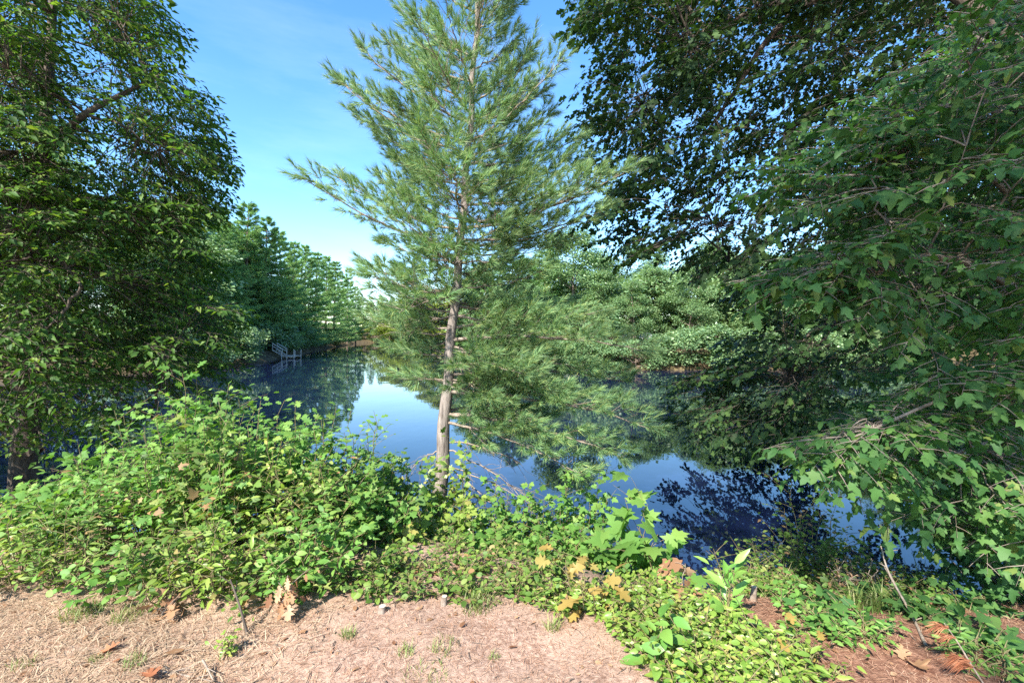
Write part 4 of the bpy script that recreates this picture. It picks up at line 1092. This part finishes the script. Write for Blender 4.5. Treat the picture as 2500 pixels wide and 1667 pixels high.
# featured plants
nl += shrub(1560, 3.6, 1225, 'big bright maple seedling with broad leaves against the blue water', MAPLE, 'mapleB', 'sapling_leaf', 0.26, 11, 0.21, 2, 0.12, 120, name='maple_seedling', cat='seedling', seed=801, flatness=0.7)
nl += shrub(1625, 2.25, 1480, 'glossy laurel sprout with long oval leaves among lime green cover', OVATE, 'laurel', 'laurel_leaf', 0.1, 7, 0.135, 0, 0.05, 120, name='laurel_sprout', cat='seedling', seed=802)
nl += shrub(1772, 2.65, 1385, 'upright laurel sprout standing above the lime green cover', LANCE, 'laurel2', 'laurel_leaf', 0.06, 4, 0.18, 0, 0.06, 80, name='laurel_sprout', cat='seedling', seed=803, flatness=1.0, hang=-0.4)
nl += shrub(1410, 2.8, 1345, 'yellowing oak seedling with drooping ochre leaves at the dirt edge', OAK, 'yoak', 'yellow_leaf', 0.15, 4, 0.145, 1, 0.075, 60, name='yellow_seedling', cat='seedling', seed=804, hang=0.5, flatness=0.9)
nl += shrub(1930, 2.35, 1520, 'small yellowing oak seedling beside the lime green cover', OAK, 'yoak', 'yellow_leaf', 0.08, 2, 0.11, 1, 0.06, 40, name='yellow_seedling', cat='seedling', seed=805, hang=0.4, flatness=0.9)
nl += shrub(556, 2.42, 1535, 'tiny bright green sprig alone on the bare dirt', OVATE, 'sprig', 'lime_leaf', 0.035, 4, 0.035, 1, 0.018, 60, name='sprig', cat='weed', seed=806)
# withered leaves hanging at the thicket edge
nl += shrub(702, 2.7, 1395, 'clump of withered tan leaves hanging at the thicket edge', OAK, 'dead', 'dead_leaf', 0.04, 5, 0.085, 1, 0.035, 60, name='withered_leaves', cat='dead leaves', seed=810, hang=2.2, flatness=1.0, stem_mat='dry_twig')
nl += shrub(412, 2.75, 1470, 'curled withered leaves on the ground under the thicket', OAK, 'dead', 'dead_leaf', 0.1, 6, 0.1, 1, 0.05, 60, name='withered_leaves', cat='dead leaves', seed=811, hang=1.0, stem_mat='dry_twig')
nl += shrub(1665, 2.95, 1385, 'peach coloured dead maple leaves against the blue water', MAPLE, 'deadm', 'dead_leaf', 0.08, 3, 0.17, 1, 0.075, 40, name='withered_leaves', cat='dead leaves', seed=812, hang=1.2, flatness=0.9, stem_mat='dry_twig')
nl += shrub(2120, 3.3, 1380, 'brown dead bush on the shaded slope before the water', LANCE, 'deadl', 'dead_leaf', 0.3, 12, 0.045, 5, 0.05, 40, name='dead_bush', cat='bush', seed=813, hang=0.8, stem_mat='dry_twig')
print('bank leaves', nl)

# ------------------------------------------------------------------ small things on the dirt
def on_edge(u):     # where the thicket starts, metres ahead
    return np.interp(u, [0, 350, 560, 700, 860, 1080, 1280, 1400, 1600, 1900, 2500], [3.0, 2.76, 2.6, 2.6, 2.8, 2.86, 2.86, 2.64, 2.4, 2.15, 2.1])

rng = np.random.default_rng(5)
# pine needle litter
N = 30000
x = rng.uniform(-3.6, 3.6, N); y = rng.uniform(1.7, 3.7, N)
uu = 1250 + x / y * FPX
keep = (y < on_edge(uu) + 0.5) | (x > 1.1)
x, y = x[keep], y[keep]; k = len(x)
th = rng.random(k) * 6.28; ln = rng.uniform(0.03, 0.095, k)
z = ground_z(x, y) + rng.uniform(0.002, 0.012, k)
dx, dy = np.cos(th) * ln / 2, np.sin(th) * ln / 2
z2 = rng.normal(0, 0.006, k)
w = 0.0011
sx, sy = -np.sin(th) * w, np.cos(th) * w
V = np.stack([np.stack([x - dx - sx, y - dy - sy, z - z2], 1), np.stack([x - dx + sx, y - dy + sy, z - z2], 1), np.stack([x + dx, y + dy, z + z2 + 0.002], 1)], 1)
a = Acc(); a.add(V, np.arange(k * 3).reshape(-1, 3))
single('needle_litter', a, MT['litter'], 'fallen pine needles strewn over the tan dirt', 'needle litter', kind='stuff')

# broken twigs, cone scales and leaf crumbs
N = 900
x = rng.uniform(-3.4, 3.4, N); y = rng.uniform(1.75, 3.3, N); uu = 1250 + x / y * FPX
keep = ((y < on_edge(uu) + 0.3) | (x > 1.1)) & (vnoise(x * 2.2, y * 2.2, 14) > 0.38)
x, y = x[keep], y[keep]; k = len(x)
th = rng.random(k) * 6.28; ln = rng.uniform(0.02, 0.1, k) * rng.random(k) + 0.015
z = ground_z(x, y) + 0.004
dx, dy = np.cos(th) * ln / 2, np.sin(th) * ln / 2
pl = np.stack([np.stack([x - dx, y - dy, z], 1), np.stack([x + dy * 0.15, y - dx * 0.15, z + 0.004], 1), np.stack([x + dx, y + dy, z + 0.001], 1)], 1)
a = Acc(); a.tubes(pl, np.array([0.0022, 0.002, 0.0012])[None] * rng.uniform(0.5, 1.4, (k, 1)), 4)
single('twig_litter', a, MT['bark'], 'broken dark twig bits scattered over the dirt', 'twig litter', kind='stuff')
N = 700
x = rng.uniform(-3.4, 3.4, N); y = rng.uniform(1.75, 3.4, N); uu = 1250 + x / y * FPX
keep = ((y < on_edge(uu) + 0.5) | (x > 1.1)) & (rng.random(N) < np.where(y > on_edge(uu) - 0.25, 1.0, 0.3))
x, y = x[keep], y[keep]; k = len(x); th = rng.random(k) * 6.28
d = np.stack([np.cos(th), np.sin(th), rng.uniform(-0.1, 0.35, k)], 1)
a = Acc(); a.stamp(OVATE, frames(d, np.array([0, 0, 1.0]) + rng.normal(0, 0.4, (k, 3)), rng.uniform(0.012, 0.05, k)), np.stack([x, y, ground_z(x, y) + 0.008], 1))
single('leaf_litter', a, MT['dead_leaf'], 'brown leaf crumbs along the thicket edge', 'leaf litter', kind='stuff')

def blades(rng, cx, cy, n, rad, h, w, lie=0.3):
    ang = rng.random(n) * 6.28; rr_ = rad * np.sqrt(rng.random(n))
    bx = cx + rr_ * np.cos(ang); by = cy + rr_ * np.sin(ang)
    bz = ground_z(bx, by) - 0.004
    az = rng.random(n) * 6.28; hh = h * rng.uniform(0.5, 1.15, n); ln = lie * rng.uniform(0.3, 1.7, n)
    d = np.stack([np.cos(az) * np.sin(ln), np.sin(az) * np.sin(ln), np.cos(ln)], 1)
    b = np.stack([bx, by, bz], 1)
    m_ = b + d * hh[:, None] * 0.55
    t = b + d * hh[:, None] + np.stack([np.cos(az), np.sin(az), np.full(n, -0.6)], 1) * (0.22 * hh)[:, None]
    s = np.stack([-np.sin(az), np.cos(az), np.zeros(n)], 1) * w
    V = np.stack([b - s, b + s, m_ + s * 0.8, m_ - s * 0.8, t], 1)
    T = (np.array([(0, 1, 2), (0, 2, 3), (3, 2, 4)])[None] + (np.arange(n) * 5)[:, None, None]).reshape(-1, 3)
    return V.reshape(-1, 3), T

# dry straw on the left
a = Acc()
N = 16000
x = rng.uniform(-3.8, -0.9, N); y = rng.uniform(1.7, 3.2, N); uu = 1250 + x / y * FPX
keep = (y < on_edge(np.clip(uu, 0, 2500)) + 0.12) & (rng.random(N) < np.clip((-0.9 - x) / 0.6, 0.08, 1) * (0.3 + vnoise(x * 3, y * 3, 4)))
for cx, cy in zip(x[keep][::1], y[keep][::1]): pass
xs, ys = x[keep], y[keep]; k = len(xs)
az = rng.random(k) * 6.28; ln = rng.uniform(0.05, 0.13, k)
b = np.stack([xs, ys, ground_z(xs, ys)], 1)
d = np.stack([np.cos(az), np.sin(az), rng.uniform(0.02, 0.45, k)], 1)
mid_ = b + d * (ln * 0.5)[:, None]; tip = b + d * ln[:, None]; tip[:, 2] = b[:, 2] + 0.25 * (tip[:, 2] - b[:, 2]) + 0.004
s = np.stack([-np.sin(az), np.cos(az), np.zeros(k)], 1) * 0.0016
V = np.stack([b - s, b + s, mid_ + s, mid_ - s, tip], 1)
T = (np.array([(0, 1, 2), (0, 2, 3), (3, 2, 4)])[None] + (np.arange(k) * 5)[:, None, None]).reshape(-1, 3)
a.add(V.reshape(-1, 3), T)
single('dry_grass', a, MT['straw'], 'matted dry straw covering the ground at the lower left', 'dry grass', kind='stuff')

tufts = [(205, 2.75, 'green grass tuft at the lower left, against the thicket', 150, 0.1, 0.09), (310, 2.72, 'green grass tuft beside the withered leaves on the left', 120, 0.09, 0.08),
         (240, 2.38, 'small green tuft on the straw below the red dead leaf', 50, 0.04, 0.05), (60, 2.35, 'small green tuft at the far left of the straw', 60, 0.06, 0.05),
         (325, 2.32, 'green tuft on the straw by the fallen twigs', 70, 0.06, 0.06), (850, 2.55, 'spiky grass tuft on the dirt below the thicket end', 60, 0.035, 0.07),
         (990, 2.4, 'pale weed tuft in the middle of the dirt', 50, 0.04, 0.06), (1085, 2.45, 'thin grass tuft at the centre of the dirt', 60, 0.08, 0.06),
         (1205, 2.4, 'small green rosette on the dirt right of centre', 40, 0.03, 0.035), (1165, 2.82, 'tallest dry-green grass tuft at the upper edge of the dirt', 140, 0.09, 0.12),
         (1350, 2.6, 'dry grass tuft at the right of the dirt', 50, 0.04, 0.1), (1040, 2.25, 'grass tuft at the bottom middle of the dirt', 70, 0.1, 0.05), (2250, 3.9, 'tall bright grass standing before the water on the right', 130, 0.16, 0.42), (1880, 3.5, 'pale grass tuft hanging over the water right of the laurel sprout', 80, 0.12, 0.3), (2120, 2.9, 'thin grass on the shaded slope under the dead bush', 70, 0.12, 0.22)]
for u, Y, lab, nb, rad, h in tufts:
    x = (u - 1250) / FPX * Y
    ac = Acc(); V, T = blades(rng, x, Y, nb, rad, h, 0.0018 if h < 0.2 else 0.004, 0.55 if h < 0.2 else 0.3)
    ac.add(V, T); single('grass_tuft', ac, MT['grass'], lab, 'grass', 'grass tufts on the bank', origin=(x, Y, gz(x, Y)))

def stump(u, Y, r, h, label):
    x = (u - 1250) / FPX * Y; z = gz(x, Y)
    root = empty('stump', (x, Y, z), label, 'stump', 'cut stumps at the thicket edge')
    ac = Acc(); zz = np.array([-0.05, 0.0, h * 0.5, h]); pts = np.stack([x + zz * 0.1, np.full(4, Y), z + zz], 1)
    ac.tubes(pts[None], np.array([[r * 1.5, r * 1.2, r, r * 0.95]]), 9); part('bark', ac, MT['twig'], root, True)
    ac = Acc(); th = np.arange(12) / 12 * 6.2832
    V = np.concatenate([[[x + h * 0.1, Y, z + h + 0.004]], np.stack([x + h * 0.1 + np.cos(th) * r * 0.93, Y + np.sin(th) * r * 0.93, np.full(12, z + h + 0.001)], 1)])
    ac.add(V, [(0, 1 + i, 1 + (i + 1) % 12) for i in range(12)]); part('cut_top', ac, MT['cut_wood'], root)
stump(932, 2.78, 0.022, 0.035, 'small cut stump at the dirt edge, left one of two')
stump(1083, 2.86, 0.018, 0.05, 'small cut stump at the dirt edge, right one of two')
stump(1838, 3.0, 0.018, 0.09, 'pale broken stub on the shaded slope')

def twig(pts, r, name, label, mat='dry_twig', group=None, sub=0, seed=0):
    rg = np.random.default_rng(seed)
    pl = spline(pts, 12); pl[:, 2] += 0.004
    ac = Acc(); ac.tubes(pl[None], np.linspace(r, r * 0.45, 12)[None], 6)
    for i in range(sub):
        q0 = pl[rg.integers(2, 11)]; d = unit(unit(pl[-1] - pl[0]) + rg.normal(0, 0.6, 3)); d[2] = abs(d[2]) * 0.4
        L = rg.uniform(0.04, 0.16)
        ac.tubes(bez(q0, q0 + d * L * 0.5, q0 + d * L, 4)[None], np.linspace(r * 0.5, r * 0.2, 4)[None], 4)
    single(name, ac, MT[mat], label, 'twig', group, smooth=True, origin=pl[0])
def G(u, v, dz=0.0):    # a point of the ground seen at u, v
    Y = 2.6
    for _ in range(25):
        x = (u - 1250) / FPX * Y; z = gz(x, Y) + dz
        Y = 0.5 * Y + 0.5 * (EYE - z) * FPX / (v - HV)
    return np.array([(u - 1250) / FPX * Y, Y, z])
twig([G(380, 1638), G(440, 1648), G(500, 1660), G(540, 1672)], 0.006, 'fallen_twig', 'grey fallen twig lying on the straw at the bottom left', group='fallen twigs', sub=4, seed=1)
twig([G(495, 1612, 0.05), G(510, 1640, 0.02), G(530, 1680)], 0.006, 'fallen_twig', 'pale forked twig leaning at the bottom left', group='fallen twigs', sub=2, seed=2)
twig([G(604, 1550), P(585, 1480, 2.62), P(562, 1415, 2.7)], 0.008, 'fallen_twig', 'dark thick stem slanting down at the middle of the thicket edge', 'bark', 'fallen twigs', 2, 4)
twig([G(2262, 1580), P(2225, 1500, 2.75), P(2170, 1400, 2.9), P(2150, 1330, 3.0)], 0.009, 'bare_sapling', 'pale bare stem slanting up from the shaded red soil', 'dry_twig', None, 5, 5)
twig([G(2030, 1575), P(2030, 1545, 2.6), P(2022, 1520, 2.62)], 0.004, 'dry_stick', 'short pale stick upright in the shaded soil', 'dry_twig', None, 0, 6)

def fallen(u, v, s, tpl, mat, label, seed, curl=0.5, n=1):
    rg = np.random.default_rng(seed); p = G(u, v)
    V, T = tpl
    V = V.copy() - np.array([0, 0.5, 0]); V[:, 2] = curl * (V[:, 0] ** 2 * 2.2 + V[:, 1] ** 2 * 0.5) + 0.03
    az = rg.random() * 6.28
    R = np.array(Matrix.Rotation(az, 3, 'Z') @ Matrix.Rotation(rg.uniform(-0.4, 0.4), 3, 'X'))
    ac = Acc(); ac.add((V * s) @ R.T + p + np.array([0, 0, 0.02 * s * 8]), T)
    single('fallen_leaf', ac, mat, label, 'fallen leaf', 'fallen leaves on the ground', origin=p)
fl = [(268, 1592, 0.1, OAK, MT['red_needle'], 'dark red curled leaf on the straw at the lower left'), (425, 1600, 0.09, OVATE, MT['dead_leaf'], 'tan curled leaf standing on the straw, casting a shadow'),
      (368, 1656, 0.12, OAK, MT['red_needle'], 'rust red leaf at the bottom edge on the left'), (282, 1622, 0.09, LANCE, MT['red_needle'], 'narrow dark leaf below the red curled leaf'),
      (505, 1640, 0.05, OVATE, MT['dead_leaf'], 'small brown leaf between the fallen twigs'), (962, 1572, 0.04, OVATE, MT['dead_leaf'], 'small pale leaf scrap in the middle of the dirt'),
      (1025, 1548, 0.025, ROUND, MT['dead_leaf'], 'tiny pale chip on the dirt left of centre'), (2200, 1600, 0.1, OAK, MT['dead_leaf'], 'dull brown leaf on the shaded red soil'), (2250, 1640, 0.1, MAPLE, MT['dead_leaf'], 'grey brown maple leaf at the bottom on the shaded soil'),
      (2045, 1520, 0.09, MAPLE, MT['red_needle'], 'rusty leaf caught on the shaded slope'), (640, 1600, 0.05, LANCE, MT['dead_leaf'], 'small brown leaf on the dirt right of the green sprig'), (1730, 1640, 0.05, OVATE, MT['dead_leaf'], 'small brown leaf at the foot of the lime cover')]
for i, (u, v, s, t, m_, lab) in enumerate(fl): fallen(u, v, s, t, m_, lab, 60 + i)

# dead red pine sprig, lower right
def sprig():
    rg = np.random.default_rng(8)
    p0 = P(2415, 1690, 2.2); pl = spline([p0, P(2370, 1620, 2.2), P(2340, 1570, 2.22), P(2305, 1520, 2.25)], 14)
    root = empty('dead_pine_sprig', p0, 'rust red dead pine sprig drooping at the lower right', 'twig')
    ac = Acc(); ac.tubes(pl[None], np.linspace(0.005, 0.002, 14)[None], 5); part('stem', ac, MT['dry_twig'], root, True)
    for f, ln, nn in ((0.42, 0.14, 120), (0.32, 0.11, 70), (0.78, 0.09, 60), (0.97, 0.11, 80), (0.15, 0.1, 70)):
        q0 = pl[int(f * 13)]
        d = unit(np.array([-1.0, -0.1, 0.18])) + rg.normal(0, 0.16, (nn, 3)); d = unit(d)
        L = ln * rg.uniform(0.7, 1.1, nn)[:, None]
        m_ = q0 + d * L * 0.55; t = q0 + d * L + np.array([0, 0, -0.25]) * L
        s = unit(np.cross(d, rg.normal(size=(nn, 3)))) * 0.0011
        bse = np.tile(q0, (nn, 1)) + rg.normal(0, 0.003, (nn, 3))
        V = np.stack([bse - s, bse + s, m_ + s, m_ - s, t], 1).reshape(-1, 3)
        T = (np.array([(0, 1, 2), (0, 2, 3), (3, 2, 4)])[None] + (np.arange(nn) * 5)[:, None, None]).reshape(-1, 3)
        ac = Acc(); ac.add(V, T); part('needle_tuft', ac, MT['red_needle'], root)
sprig()
print('objects', len(bpy.data.objects), 'tris', sum(len(o.polygons) for o in bpy.data.meshes))
